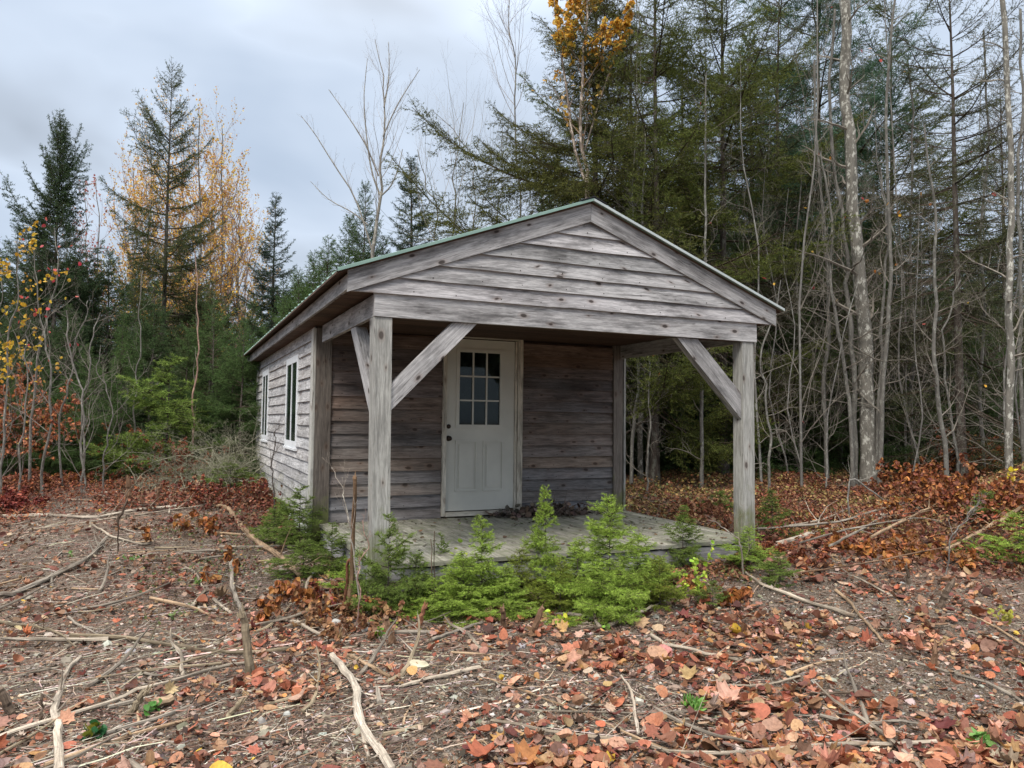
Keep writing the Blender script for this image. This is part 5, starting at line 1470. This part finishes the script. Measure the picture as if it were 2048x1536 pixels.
stump(1868, 1340, 1872, 1300, 14, 'brown', 'brown stump wrapped in leaves in the right foreground', 16, spl=3)
stump(870, 1215, 868, 1062, 2.2, 'dark', 'taller of the two thin dark canes standing in front of the deck', 17, spl=0, flare=1, name='cane', cat='cane')
stump(866, 1222, 862, 1080, 2.4, 'dark', 'shorter of the two thin dark canes standing in front of the deck', 18, spl=0, flare=1, name='cane', cat='cane')
stump(700, 1205, 711, 955, 9, 'bark', 'broken orange-brown birch stem standing left of the porch post', 19, name='broken_birch_stem', cat='broken stem', spl=7, flare=1.6)
stump(690, 1205, 696, 1120, 7, 'red', 'short reddish stub against the broken birch stem', 20, spl=3)

# thin bare twiggy stems near the porch
line_tree([(724, 1215), (712, 1120), (700, 1060), (693, 1010), (686, 975), (660, 935)], 5.55, (3.5, 1.6), 'thin pale sapling leaning left past the broken birch stem', 'sapling', 'bare_sapling', seed=400, lv=(5, 3, 2), lf=(.3, .5, .5), ang=(40, 40, 40), tmin=.35, tint=(1.6, 1.5, 1.4), twt=(1.5, 1.4, 1.3))
line_tree([(702, 1268), (722, 1190), (718, 1140), (735, 1090), (722, 1040)], 5.2, (3.2, 1.6), 'reddish forked whip in front of the broken birch stem', 'sapling', 'bare_sapling', seed=401, lv=(5, 3, 2), lf=(.3, .5, .5), ang=(35, 40, 40), tmin=.3, tint=(1.5, 1.0, .9), twt=(1.4, 1.0, .9))
line_tree([(1489, 1150), (1484, 1100), (1470, 1075), (1440, 1050), (1420, 1040)], 6.6, (4, 1.5), 'bare twiggy shrub at the foot of the right porch post', 'shrub', 'bare_shrub', seed=402, lv=(8, 4, 3), lf=(.45, .5, .5), ang=(45, 40, 40), tmin=.15, tint=(1.2, 1.1, 1.0), twt=(1.0, .9, .85))
line_tree([(552, 1010), (548, 960), (546, 920), (552, 870), (560, 850)], 9.2, (3, 1.4), 'thin bare whip against the side wall below the windows', 'sapling', 'bare_sapling', seed=403, lv=(7, 4, 2), lf=(.35, .5, .5), ang=(30, 40, 40), tmin=.3, twt=(.5, .45, .45), tint=(.5, .45, .45))
line_tree([(1885, 1130), (1905, 1080), (1930, 1040), (1960, 1000)], 6.8, (3, 1.5), 'bare whip leaning right on the brushy bank', 'sapling', 'bare_sapling', seed=404, lv=(8, 4, 3), lf=(.4, .5, .5), ang=(45, 40, 40), tmin=.1)
line_tree([(1700, 960), (1765, 1000), (1790, 1020)], 9.8, (4, 2), 'leaning grey dead stem at the foot of the birch clump', 'sapling', 'bare_sapling', seed=405, lv=(4, 3, 2), lf=(.3, .5, .5), tmin=.2)

# ------------------------------------------------------------------ heaps: lichen-grey dead tops, brown dead brush
def heap(px, py, wpx, hpx, label, seed, cols=None, stemt=(1, 1, 1), n=26, lv=(7, 5), leafn=0, leafs=.05, kind='quad', name='dead_brush', cat='brush', arch=-.10, leafdir=.3, d=None, dep=1.0, thick=.010, el=(25, 75)):
    rng = RNG(seed + 6000)
    if d is None: p, t = gp(px, py)
    else: p, t = foot(px, d), d
    w, h = wpx / F_PX * t, hpx / F_PX * t
    r = empty(name, p, label, cat)
    a = rng.random(n) * 2 * math.pi; off = np.stack([RT[0] * rng.normal(0, w * .22, n), RT[1] * rng.normal(0, w * .22, n), np.zeros(n)], 1) + np.stack([FW[0] * rng.normal(0, dep * .3, n), FW[1] * rng.normal(0, dep * .3, n), np.zeros(n)], 1)
    off[:, 2] = hgt(off[:, 0] + p[0], off[:, 1] + p[1]) - p[2] - .02
    e = np.radians(rng.uniform(el[0], el[1], n)); d0 = np.stack([np.cos(a) * np.cos(e), np.sin(a) * np.cos(e), np.sin(e)], 1)
    L_ = h * rng.uniform(.7, 1.25, n) / np.maximum(np.sin(e), .5)
    C_ = grow(off, d0, L_, 8, rng, arch, .12); R_ = thick * rng.uniform(.5, 1.2, n)[:, None] * np.linspace(1, .25, 8)[None]
    mb = MB(); tubes(mb, C_, R_, 4, stemt)
    seg = [C_]; PP, RR = C_, R_
    for q, c in enumerate(lv):
        PP, RR = spawn(PP, RR, c, rng, .2, .97, .38, 50, 4, arch * .5, .16, .5); tubes(mb, PP, RR, 3, stemt); seg.append(PP)
    mb.build('stems', M['twig'], r)
    if leafn:
        lb = MB(); leaves_on(lb, seg[-1], leafn, leafs, cols, rng, kind, None, 0, hang=leafdir, var=.25); lb.build('dead_leaves', M['dryleaf'], r)
    return r


LG = (1.25, 1.32, 1.08)
heap(462, 960, 130, 165, 'grey lichen-hung heap of dead spruce tops left of the cabin', 1, stemt=LG, n=60, lv=(10, 7, 4), arch=-.22, d=13.0, dep=1.5, name='dead_branch_heap', cat='branch heap', thick=.010)
heap(400, 950, 120, 105, 'lower lichen-grey branch heap beside the reddish birch sapling', 2, stemt=LG, n=44, lv=(10, 7, 4), arch=-.25, d=12.6, dep=1.3, name='dead_branch_heap', cat='branch heap', thick=.009)
heap(300, 955, 80, 60, 'small lichen-grey tangle left of the branch heaps', 3, stemt=LG, n=22, lv=(8, 5), arch=-.2, d=12.2, name='dead_branch_heap', cat='branch heap', thick=.012)
heap(1990, 1110, 170, 50, 'dark tangle of fine twigs at the right border below the bank', 4, stemt=(.55, .5, .48), n=60, lv=(7, 4), arch=-.12, el=(5, 40), name='twig_tangle', cat='branch heap', thick=.006)
RUST = [(.25, .080, .035), (.19, .055, .028), (.30, .11, .04), (.15, .045, .03)]
ORNG = [(.36, .14, .035), (.28, .095, .03), (.40, .18, .05), (.20, .08, .04)]
MAR = [(.20, .04, .03), (.26, .06, .035), (.15, .035, .03)]
DRYB = [(.22, .13, .08), (.30, .20, .12)]
BR = [
    (22, 960, 90, 185, 'tall rust-brown dead spruce bough standing at the left border', [(.36, .12, .05), (.28, .09, .04), (.42, .16, .06)], 34, 9, .055, .4), (75, 975, 110, 30, 'low rust-red brush left of the poles', RUST, 22, 4, .05, .2),
    (150, 965, 120, 24, 'low orange-brown brush in front of the left thicket', ORNG + RUST, 20, 4, .05, .2), (10, 1020, 70, 34, 'dark red brush at the left border above the white pole', MAR, 20, 5, .045, .2),
    (350, 965, 70, 90, 'dead spruce bough with hanging rust needles left of the branch heap', RUST, 18, 6, .045, .6), (430, 1010, 110, 50, 'dense red-brown brush left of the cabin', MAR + RUST + DRYB, 28, 4, .036, .3),
    (505, 1005, 80, 42, 'red-brown brush against the side wall', MAR + RUST + DRYB, 22, 4, .036, .3), (395, 1075, 60, 50, 'orange beech sprig near the end of the curved birch log', ORNG, 5, 3, .05, .5),
    (470, 1165, 60, 50, 'orange dead-leaved sprig beside the grey dead branch', ORNG, 2, 3, .05, .6), (535, 1200, 80, 60, 'orange hanging leaves in front of the curved birch log', ORNG, 3, 3, .05, .6),
    (560, 1235, 60, 30, 'low orange leaf spray left of the kinked pale branch', ORNG, 5, 3, .05, .5), (650, 1215, 90, 45, 'orange and maroon brush in front of the corner post', ORNG + MAR, 9, 3, .034, .4),
    (700, 1240, 70, 40, 'dry straw-brown brush at the foot of the broken birch stem', [(.30, .17, .08), (.22, .10, .05)], 30, 2, .035, .2),
    (1430, 1050, 80, 42, 'dry reed-like brown brush behind the right porch post', [(.30, .14, .07), (.25, .10, .05)], 30, 3, .045, .5),
    (1820, 985, 130, 60, 'orange-brown brush behind the straight tan pole', ORNG + RUST, 34, 4, .055, .4), (1950, 960, 150, 95, 'rust-brown brush covering the crest of the bank', RUST + ORNG, 44, 4, .055, .4),
    (2030, 940, 130, 120, 'tallest brown brush on the bank at the right border', RUST, 34, 5, .055, .4), (1900, 1030, 130, 80, 'brown leafy brush in the middle of the bank', RUST + ORNG, 44, 4, .055, .4),
    (1840, 1115, 110, 34, 'low orange leaf spray below the straight tan pole', ORNG, 20, 4, .06, .5), (1740, 1110, 80, 30, 'low orange leaf spray in front of the white log', ORNG, 14, 4, .06, .5),
    (2020, 1040, 110, 65, 'orange-brown brush on the near face of the bank', ORNG + RUST, 26, 4, .055, .5), (1585, 1120, 70, 26, 'low red-brown spray at the left end of the white log', RUST, 14, 4, .055, .4),
    (1465, 1195, 50, 26, 'curled orange leaves on a twig below the right porch post', ORNG, 6, 4, .07, .6)]
for i, (px, py, wp, hp, lb, cl, n, ln_, ls, hd) in enumerate(BR):
    heap(px, py, wp, hp, lb, 20 + i, cols=cl, stemt=(.6, .45, .36), n=n, lv=(5, 4), leafn=ln_, leafs=ls, kind='narrow' if cl is RUST else 'ovate', arch=-.06, leafdir=hd, thick=.005, el=(35, 80))

# ------------------------------------------------------------------ stones
def rock(px, py, wpx, hpx, tint, label, seed, flat=.5):
    rng = RNG(seed + 70); p, t = gp(px, py); a = wpx / 2 / F_PX * t
    u = np.linspace(0, math.pi, 9); v = np.linspace(0, 2 * math.pi, 13)[:-1]
    V = []
    pl = nrm(rng.normal(size=(9, 3)))
    for q in u:
        for s in v:
            d = ax(math.sin(q) * math.cos(s), math.sin(q) * math.sin(s), math.cos(q))
            k = min(1.0, min(.72 / max(1e-3, float(d @ w_)) if d @ w_ > 0 else 9 for w_ in pl))
            V.append(d * k * ax(a, a * .75, hpx / F_PX * t) )
    i, j = np.meshgrid(np.arange(8), np.arange(12), indexing='ij'); j2 = (j + 1) % 12
    mb = MB(); mb.add(V, np.stack([i * 12 + j, i * 12 + j2, (i + 1) * 12 + j2, (i + 1) * 12 + j], -1).reshape(-1, 4), tint)
    o = mb.build('stone', M['stone']); o.location = tuple(p); o.rotation_euler = (0, 0, rng.random() * 6); return tag(o, label, 'stone')


for q in [(835, 1336, 54, 14, (.42, .38, .27), 'flat pale yellowish stone in the centre foreground'), (789 + 0, 1345, 20, 9, (.36, .35, .33), 'small grey stone left of the flat yellowish one'),
          (1813, 1243, 22, 12, (.42, .46, .46), 'pale bluish stone in the litter on the right'), (672, 1247, 22, 9, (.40, .39, .36), 'grey stone beside the kinked pale branch'),
          (731, 1262, 24, 11, (.40, .40, .37), 'light grey stone left of the smooth brown stump'), (745, 1442, 18, 8, (.50, .36, .27), 'small pinkish stone right of the white bleached branch'),
          (575, 1432, 20, 9, (.38, .38, .35), 'small pale stone in the gravel left of the white bleached branch'), (525, 1448, 28, 14, (.26, .24, .22), 'dark grey stone in the gravel at the left'),
          (1420, 1352, 26, 14, (.48, .44, .42), 'pale crinkled stone in the red litter'), (135, 1328, 30, 13, (.22, .19, .15), 'brown stone at the top of the white forked branch'), (180, 1348, 16, 7, (.38, .33, .27), 'small tan stone beside the white forked branch')]:
    rock(*q, seed=int(q[0]))
stick([(304, 1424), (322, 1418), (344, 1412)], (20, 19), 'tan', 'cut pale log end lying beside the grooved stump', 'log', 'cut_log', n=5, seed=90, rough=.04)

# ------------------------------------------------------------------ debris on the porch
rng = RNG(88)
mb = MB(); N = 420
pos = np.stack([2.75 + rng.normal(0, .30, N), 2.28 + rng.normal(0, .10, N), np.abs(rng.normal(0, .045, N)) + .012], 1)
scatter_leaves(mb, 'ovate', pos, .05 + .04 * rng.random(N), rng, pick(rng, [(.10, .07, .05), (.16, .11, .08), (.06, .045, .035), (.22, .17, .14)], N), tilt=.7)
q = grow(pos[:140], nrm(rng.normal(size=(140, 3)) * ax(1, 1, .3)), .25 * rng.random(140) + .06, 4, rng, 0, .15); q[:, :, 2] = np.maximum(q[:, :, 2], .006)
tubes(mb, q, np.tile(np.linspace(.004, .002, 4), (140, 1)), 4, (.16, .13, .11))
tag(mb.build('leaf_pile', M['dryleaf']), 'dark heap of dead leaves and twigs on the deck right of the door', 'leaf pile')
mb = MB(); N = 60
pos = np.stack([2.22 + rng.normal(0, .10, N), 2.33 + rng.normal(0, .05, N), np.abs(rng.normal(0, .03, N)) + .012], 1)
scatter_leaves(mb, 'ovate', pos, .05 + .04 * rng.random(N), rng, pick(rng, [(.15, .12, .10), (.24, .20, .18)], N), tilt=.7)
tag(mb.build('leaf_pile', M['dryleaf']), 'small grey pile of dead leaves on the door threshold', 'leaf pile')
mb = MB(); N = 700
pos = np.stack([rng.uniform(.1, W - .1, N), rng.uniform(.05, P - .05, N), np.full(N, .006)], 1); pos = pos[vnoise(pos[:, 0], pos[:, 1], 44, .35) + .15 * rng.normal(size=len(pos)) > .05]; N = len(pos)
scatter_leaves(mb, 'ovate', pos, .018 + .03 * rng.random(N), rng, pick(rng, [(.10, .08, .05), (.16, .10, .06), (.07, .08, .03)], N), tilt=.15)
tag(mb.build('deck_litter', M['dryleaf']), 'scattered leaf bits and moss crumbs on the porch deck', kind='stuff')

# ------------------------------------------------------------------ leaf litter, twigs and pebbles as ground cover
def inside(x, y, m=0.02): return (x > -m) & (x < W + m) & (y > -.02 - m) & (y < DP + m)


def pts_ground(N, rng, dmax, dmin=2.7, a0=-13, a1=61, pw=1.0):
    az = np.radians(rng.uniform(a0, a1, N)); d = dmin + (dmax - dmin) * rng.random(N) ** pw
    x = CAM[0] + np.sin(az) * d; y = CAM[1] + np.cos(az) * d
    k = ~inside(x, y); return x[k], y[k]


rng = RNG(1234)
SAL = [(.48, .26, .19), (.45, .20, .12), (.38, .12, .06), (.50, .33, .22), (.40, .17, .095), (.34, .125, .065), (.44, .23, .14), (.30, .10, .055), (.24, .07, .035), (.15, .040, .03), (.38, .22, .12), (.42, .21, .08), (.36, .25, .20), (.30, .18, .13), (.22, .09, .05), (.19, .08, .05), (.27, .14, .09), (.40, .24, .12), (.34, .20, .11), (.13, .06, .045)]
DRY = [(.23, .12, .075), (.17, .08, .05), (.28, .16, .10), (.12, .05, .035)]
lm = MB()
x, y = pts_ground(74000, rng, 17, pw=1.38)
side = (x - CAM[0]) * RT[0] + (y - CAM[1]) * RT[1]; dep_ = (x - CAM[0]) * FW[0] + (y - CAM[1]) * FW[1]
dens = .25 + .50 * np.clip((side / np.maximum(dep_, 1) + .12) / .35, 0, 1)
cl = vnoise(x, y, 51, .8) + .6 * vnoise(x, y, 52, .3)
keep = rng.random(len(x)) < np.clip(dens + cl * 1.5 - .08, .03, 1)
x, y, side, dep_ = x[keep], y[keep], side[keep], dep_[keep]
SK, SR = np.concatenate(STK), np.concatenate(STR)
dm = np.full(len(x), 9.0)
for i in range(0, len(x), 2000):
    dd_ = np.hypot(x[i:i + 2000, None] - SK[None, :, 0], y[i:i + 2000, None] - SK[None, :, 1]) - SR[None]
    dm[i:i + 2000] = dd_.min(1)
k = dm > .028; x, y, side, dep_ = x[k], y[k], side[k], dep_[k]
N = len(x); z = hgt(x, y) + .008 + .022 * rng.random(N)
sz = np.where(rng.random(N) < .42, rng.uniform(.012, .04, N), np.clip(rng.lognormal(math.log(.060), .38, N), .02, .13))
left = (side / np.maximum(dep_, 1) < -.05)
sz = np.where(left, sz * .72, sz * .82)
pos = np.stack([x, y, z], 1)
near = pick(rng, SAL, N); dry = pick(rng, DRY, N); far = rng.random(N) < np.clip((dep_ - 3.8) / 5.5, 0, .65)
col = np.where(far[:, None], dry, near); col = np.where((rng.random(N) < .004)[:, None], np.array([[.55, .36, .05]]), col)
ki = rng.random(N)
for kd, lo, hi in (('ovate', 0, .42), ('round', .42, .66), ('maple', .66, .86), ('narrow', .86, 1.01)):
    m = (ki >= lo) & (ki < hi)
    scatter_leaves(lm, kd, pos[m], sz[m] * (1.15 if kd == 'maple' else 1), rng, col[m], tilt=.38, curl=1.7, stem=True)
tag(lm.build('leaf_litter', M['dryleaf']), 'fallen red, orange and tan leaves carpeting the clearing', kind='stuff')

tm = MB()
x, y = pts_ground(38000, rng, 15, pw=1.2)
side = (x - CAM[0]) * RT[0] + (y - CAM[1]) * RT[1]; dep_ = (x - CAM[0]) * FW[0] + (y - CAM[1]) * FW[1]
keep = rng.random(len(x)) < np.clip(.55 - side / np.maximum(dep_, 1) * .8 + 1.1 * vnoise(x, y, 53, .7), .2, 1); x, y = x[keep], y[keep]
N = len(x); L_ = np.clip(rng.lognormal(math.log(.13), .6, N), .03, .9)
a = rng.normal(.35, .9, N); d0 = np.stack([np.cos(a), np.sin(a), .06 * rng.normal(size=N)], 1)
C_ = grow(np.stack([x, y, x * 0], 1), d0, L_, 4, rng, 0, .14)
r0 = np.clip(.0014 + L_ * .0075 * rng.random(N), .0012, .0065)
C_[:, :, 2] = hgt(C_[:, :, 0], C_[:, :, 1]) + r0[:, None] + .012 * rng.random((N, 1)) + np.where(rng.random((N, 1)) < .12, rng.random((N, 1)) * .5 * (C_[:, :, 2]), 0)
k = ~inside(C_[:, -1, 0], C_[:, -1, 1]); C_, r0 = C_[k], r0[k]; N = len(C_)
tubes(tm, C_, r0[:, None] * np.linspace(1, .6, 4)[None], 3, pick(rng, [(.26, .20, .155), (.34, .28, .22), (.17, .115, .08), (.11, .075, .055), (.44, .38, .31), (.24, .13, .09), (.15, .095, .07), (.10, .07, .055)], N, .25))
tag(tm.build('fallen_twigs', M['litter']), 'fine dead twigs strewn over the ground', kind='stuff')

cm = MB()
x, y = pts_ground(42000, rng, 12, pw=1.15); N = len(x)
scatter_leaves(cm, 'quad', np.stack([x, y, hgt(x, y) + .004 + .01 * rng.random(N)], 1), .012 + .03 * rng.random(N) ** 2, rng, pick(rng, [(.07, .045, .03), (.12, .07, .045), (.20, .10, .06), (.26, .17, .12), (.05, .035, .03), (.16, .05, .03), (.33, .26, .20)], N, .25), tilt=.5, curl=1.5)
tag(cm.build('bark_crumbs', M['litter']), 'crumbs of bark and broken leaf on the soil', kind='stuff')

pm = MB()
x, y = pts_ground(16000, rng, 7.5, pw=1.2)
keep = rng.random(len(x)) < np.clip(.5 - 1.2 * (vnoise(x, y, 51, .8) + .6 * vnoise(x, y, 52, .3)), .05, 1); x, y = x[keep], y[keep]
N = len(x); sz = np.clip(rng.lognormal(math.log(.008), .55, N), .003, .035)
O = np.array([(1, 0, 0), (0, 1, 0), (-1, 0, 0), (0, -1, 0), (0, 0, .7), (.6, .6, .4), (-.6, .55, .42), (-.55, -.6, .4), (.6, -.55, .42)])
OF = np.array([(0, 5, 8), (5, 0, 1), (6, 1, 2), (7, 2, 3), (8, 3, 0), (5, 1, 6), (6, 2, 7), (7, 3, 8), (5, 6, 4), (6, 7, 4), (7, 8, 4), (8, 5, 4)])
aa = rng.random(N) * 6.28; V = O[None] * (1 + .25 * rng.normal(size=(N, 9, 3))) * sz[:, None, None]
V = np.stack([V[:, :, 0] * np.cos(aa)[:, None] - V[:, :, 1] * np.sin(aa)[:, None], V[:, :, 0] * np.sin(aa)[:, None] + V[:, :, 1] * np.cos(aa)[:, None], V[:, :, 2]], 2) + np.stack([x, y, hgt(x, y)], 1)[:, None]
pm.add(V.reshape(-1, 3), (OF[None] + (np.arange(N) * 9)[:, None, None]).reshape(-1, 3), np.repeat(pick(rng, [(.22, .19, .155), (.28, .25, .21), (.15, .125, .10), (.25, .19, .14), (.34, .31, .27)], N, .15), 12, 0))
tag(pm.build('gravel', M['stone']), 'small loose stones between the leaves', kind='stuff')

# low growth: rust brush floor on the left, brown and yellow ground cover under the trees on the right
gm = MB()
def cover(N, a0, a1, d0, d1, cols, hmax, size, seed, thr=0.0, kind='quad'):
    rg = RNG(seed); az = np.radians(rg.uniform(a0, a1, N)); d = d0 + (d1 - d0) * rg.random(N) ** .8
    x = CAM[0] + np.sin(az) * d; y = CAM[1] + np.cos(az) * d
    cl = vnoise(x, y, seed + 1, .9) + .5 * vnoise(x, y, seed + 2, .35)
    k = (~inside(x, y, .05)) & (cl > thr - .25 + .2 * rg.random(N)); x, y, cl = x[k], y[k], cl[k]; n = len(x)
    h = hmax * np.clip(.25 + cl * 1.1, .08, 1) * rg.random(n) ** .7
    c = pick(rg, cols, n, .3) * (1 + .7 * vnoise(x, y, seed + 3, .5))[:, None]
    scatter_leaves(gm, kind, np.stack([x, y, hgt(x, y) + h + .005], 1), size * (.6 + .8 * rg.random(n)), rg, np.clip(c, .01, .8), tilt=.6)
    m = rg.random(n) < .12
    C_ = np.stack([np.stack([x[m], y[m], hgt(x[m], y[m])], 1), np.stack([x[m] + .03 * rg.normal(size=m.sum()), y[m] + .03 * rg.normal(size=m.sum()), hgt(x[m], y[m]) + h[m] * 1.1 + .02], 1)], 1)
    tubes(gm, C_, np.tile([[.0025, .001]], (m.sum(), 1)), 3, (.14, .08, .06))
YB = [(.26, .17, .06), (.20, .09, .045), (.30, .22, .07), (.17, .07, .04), (.14, .13, .04), (.36, .20, .10)]
RB_ = [(.19, .055, .035), (.24, .08, .04), (.13, .04, .03), (.26, .11, .06), (.17, .09, .05)]
cover(75000, 19, 62, 9.0, 22, YB, .22, .045, 610, kind='quad')
cover(30000, 42, 62, 8.0, 17, RB_, .14, .05, 620, kind='quad')
cover(30000, -14, 10, 10.8, 16, RB_ + [(.12, .08, .04)], .16, .045, 630, kind='quad')
cover(9000, 3, 12, 9.2, 14, RB_, .22, .04, 640)
cover(6000, -2, 14, 6.0, 10.5, [(.10, .13, .04), (.20, .12, .06), (.15, .06, .04)], .10, .03, 650, thr=.1)
cover(3500, 14, 33, 5.3, 6.2, [(.12, .16, .04), (.24, .26, .05), (.10, .08, .04)], .13, .03, 660, thr=.1)
cover(5000, 31, 42, 6.8, 8.2, [(.12, .13, .04), (.22, .10, .05), (.28, .12, .06)], .12, .035, 670, thr=.05)
cover(16000, 36, 62, 8.2, 15, RUST + [(.22, .12, .06), (.30, .17, .08)], .50, .055, 680, thr=.12, kind='narrow')
cover(9000, 20, 40, 8.8, 15, YB + [(.12, .14, .05)], .40, .045, 690, thr=.12)
cover(9000, -14, 6, 10.6, 14, RUST, .35, .045, 700, thr=.08, kind='narrow')
tag(gm.build('ground_cover', M['dryleaf']), 'low red-brown and yellow undergrowth carpeting the forest floor', kind='stuff')
# ------------------------------------------------------------------ sky, sun, camera
SUN_EL, SUN_AZ = math.radians(48), math.radians(232)   # azimuth clockwise from +Y
w = D.worlds.new('World'); bpy.context.scene.world = w; w.use_nodes = True
t = w.node_tree; t.nodes.clear()
N = t.nodes.new; L = t.links.new
out = N('ShaderNodeOutputWorld'); bg = N('ShaderNodeBackground'); bg.inputs[1].default_value = 0.1; L(bg.outputs[0], out.inputs[0])
sky = N('ShaderNodeTexSky'); sky.sky_type = 'NISHITA'; sky.sun_disc = False; sky.sun_elevation = SUN_EL; sky.sun_rotation = SUN_AZ; sky.air_density = 1.5; sky.dust_density = 3
tc = N('ShaderNodeTexCoord'); sep = N('ShaderNodeSeparateXYZ'); L(tc.outputs['Generated'], sep.inputs[0])
def mth(op, a, b=None, clamp=False):
    n = N('ShaderNodeMath'); n.operation = op; n.use_clamp = clamp
    for i, v in enumerate((a, b)):
        if v is None: continue
        if isinstance(v, (int, float)): n.inputs[i].default_value = v
        else: L(v, n.inputs[i])
    return n.outputs[0]
z = mth('MAXIMUM', sep.outputs[2], 0.0)
den = mth('ADD', z, 0.5)
cx = mth('DIVIDE', sep.outputs[0], den); cy = mth('DIVIDE', sep.outputs[1], den)
cmb = N('ShaderNodeCombineXYZ'); L(cx, cmb.inputs[0]); L(cy, cmb.inputs[1])
mp = N('ShaderNodeMapping'); mp.inputs['Scale'].default_value = (0.75, 1.1, 1); mp.inputs['Rotation'].default_value = (0, 0, 0.5); mp.inputs['Location'].default_value = (2.3, 0.4, 0); L(cmb.outputs[0], mp.inputs[0])
nz = N('ShaderNodeTexNoise'); nz.inputs['Scale'].default_value = 2.3; nz.inputs['Detail'].default_value = 4; nz.inputs['Roughness'].default_value = .48; nz.inputs['Distortion'].default_value = .35; L(mp.outputs[0], nz.inputs[0])
rp = N('ShaderNodeValToRGB'); L(nz.outputs[0], rp.inputs[0])
for e, (p, c) in zip([rp.color_ramp.elements[0], rp.color_ramp.elements[1], rp.color_ramp.elements.new(.5)], [(.34, (5.9, 7.1, 8.9)), (.64, (10.2, 11.0, 12.4)), (.5, (7.9, 9.1, 10.9))]):
    e.position = p; e.color = (*c, 1)
gain = mth('ADD', 0.90, mth('MULTIPLY', mth('POWER', mth('DIVIDE', mth('SUBTRACT', z, 0.42), 0.5, True), 1.3), CLOUD_GAIN))
sc = N('ShaderNodeVectorMath'); sc.operation = 'SCALE'; ov = mth('DIVIDE', mth('SUBTRACT', z, 0.42), 0.5, True)
wm = N('ShaderNodeMix'); wm.data_type = 'RGBA'; L(ov, wm.inputs[0]); L(rp.outputs[0], wm.inputs[6]); wm.inputs[7].default_value = (8.6, 8.4, 8.1, 1)
L(wm.outputs[2], sc.inputs[0]); L(gain, sc.inputs['Scale'])
mx = N('ShaderNodeMix'); mx.data_type = 'RGBA'; mx.inputs[0].default_value = 0.94; L(sky.outputs[0], mx.inputs[6]); L(sc.outputs[0], mx.inputs[7])
L(mx.outputs[2], bg.inputs[0])

sd = D.lights.new('sun', 'SUN'); sd.energy = 2.6; sd.angle = math.radians(18); sd.color = (1.0, 0.93, 0.84)
so = D.objects.new('sun', sd); COL.objects.link(so)
dirv = Vector((math.sin(SUN_AZ) * math.cos(SUN_EL), math.cos(SUN_AZ) * math.cos(SUN_EL), math.sin(SUN_EL)))
so.rotation_euler = dirv.to_track_quat('Z', 'Y').to_euler(); so.location = (-10, -10, 20)

cd = D.cameras.new('camera'); cd.sensor_width = 36; cd.lens = 36 * F_PX / 2048; cd.clip_end = 1500; cd.clip_start = 0.05
co = D.objects.new('camera', cd); COL.objects.link(co)
mt = Matrix(((RT[0], UP[0], -FW[0], CAM[0]), (RT[1], UP[1], -FW[1], CAM[1]), (RT[2], UP[2], -FW[2], CAM[2]), (0, 0, 0, 1)))
co.matrix_world = mt
sc_ = bpy.context.scene; sc_.camera = co
sc_.view_settings.view_transform = 'Standard'; sc_.view_settings.look = 'None'; sc_.view_settings.gamma = 1; sc_.view_settings.exposure = EXPOSURE
sc_.cycles.max_bounces = 6; sc_.cycles.diffuse_bounces = 3; sc_.cycles.glossy_bounces = 2; sc_.cycles.transparent_max_bounces = 8; sc_.cycles.transmission_bounces = 2
sc_.render.film_transparent = False
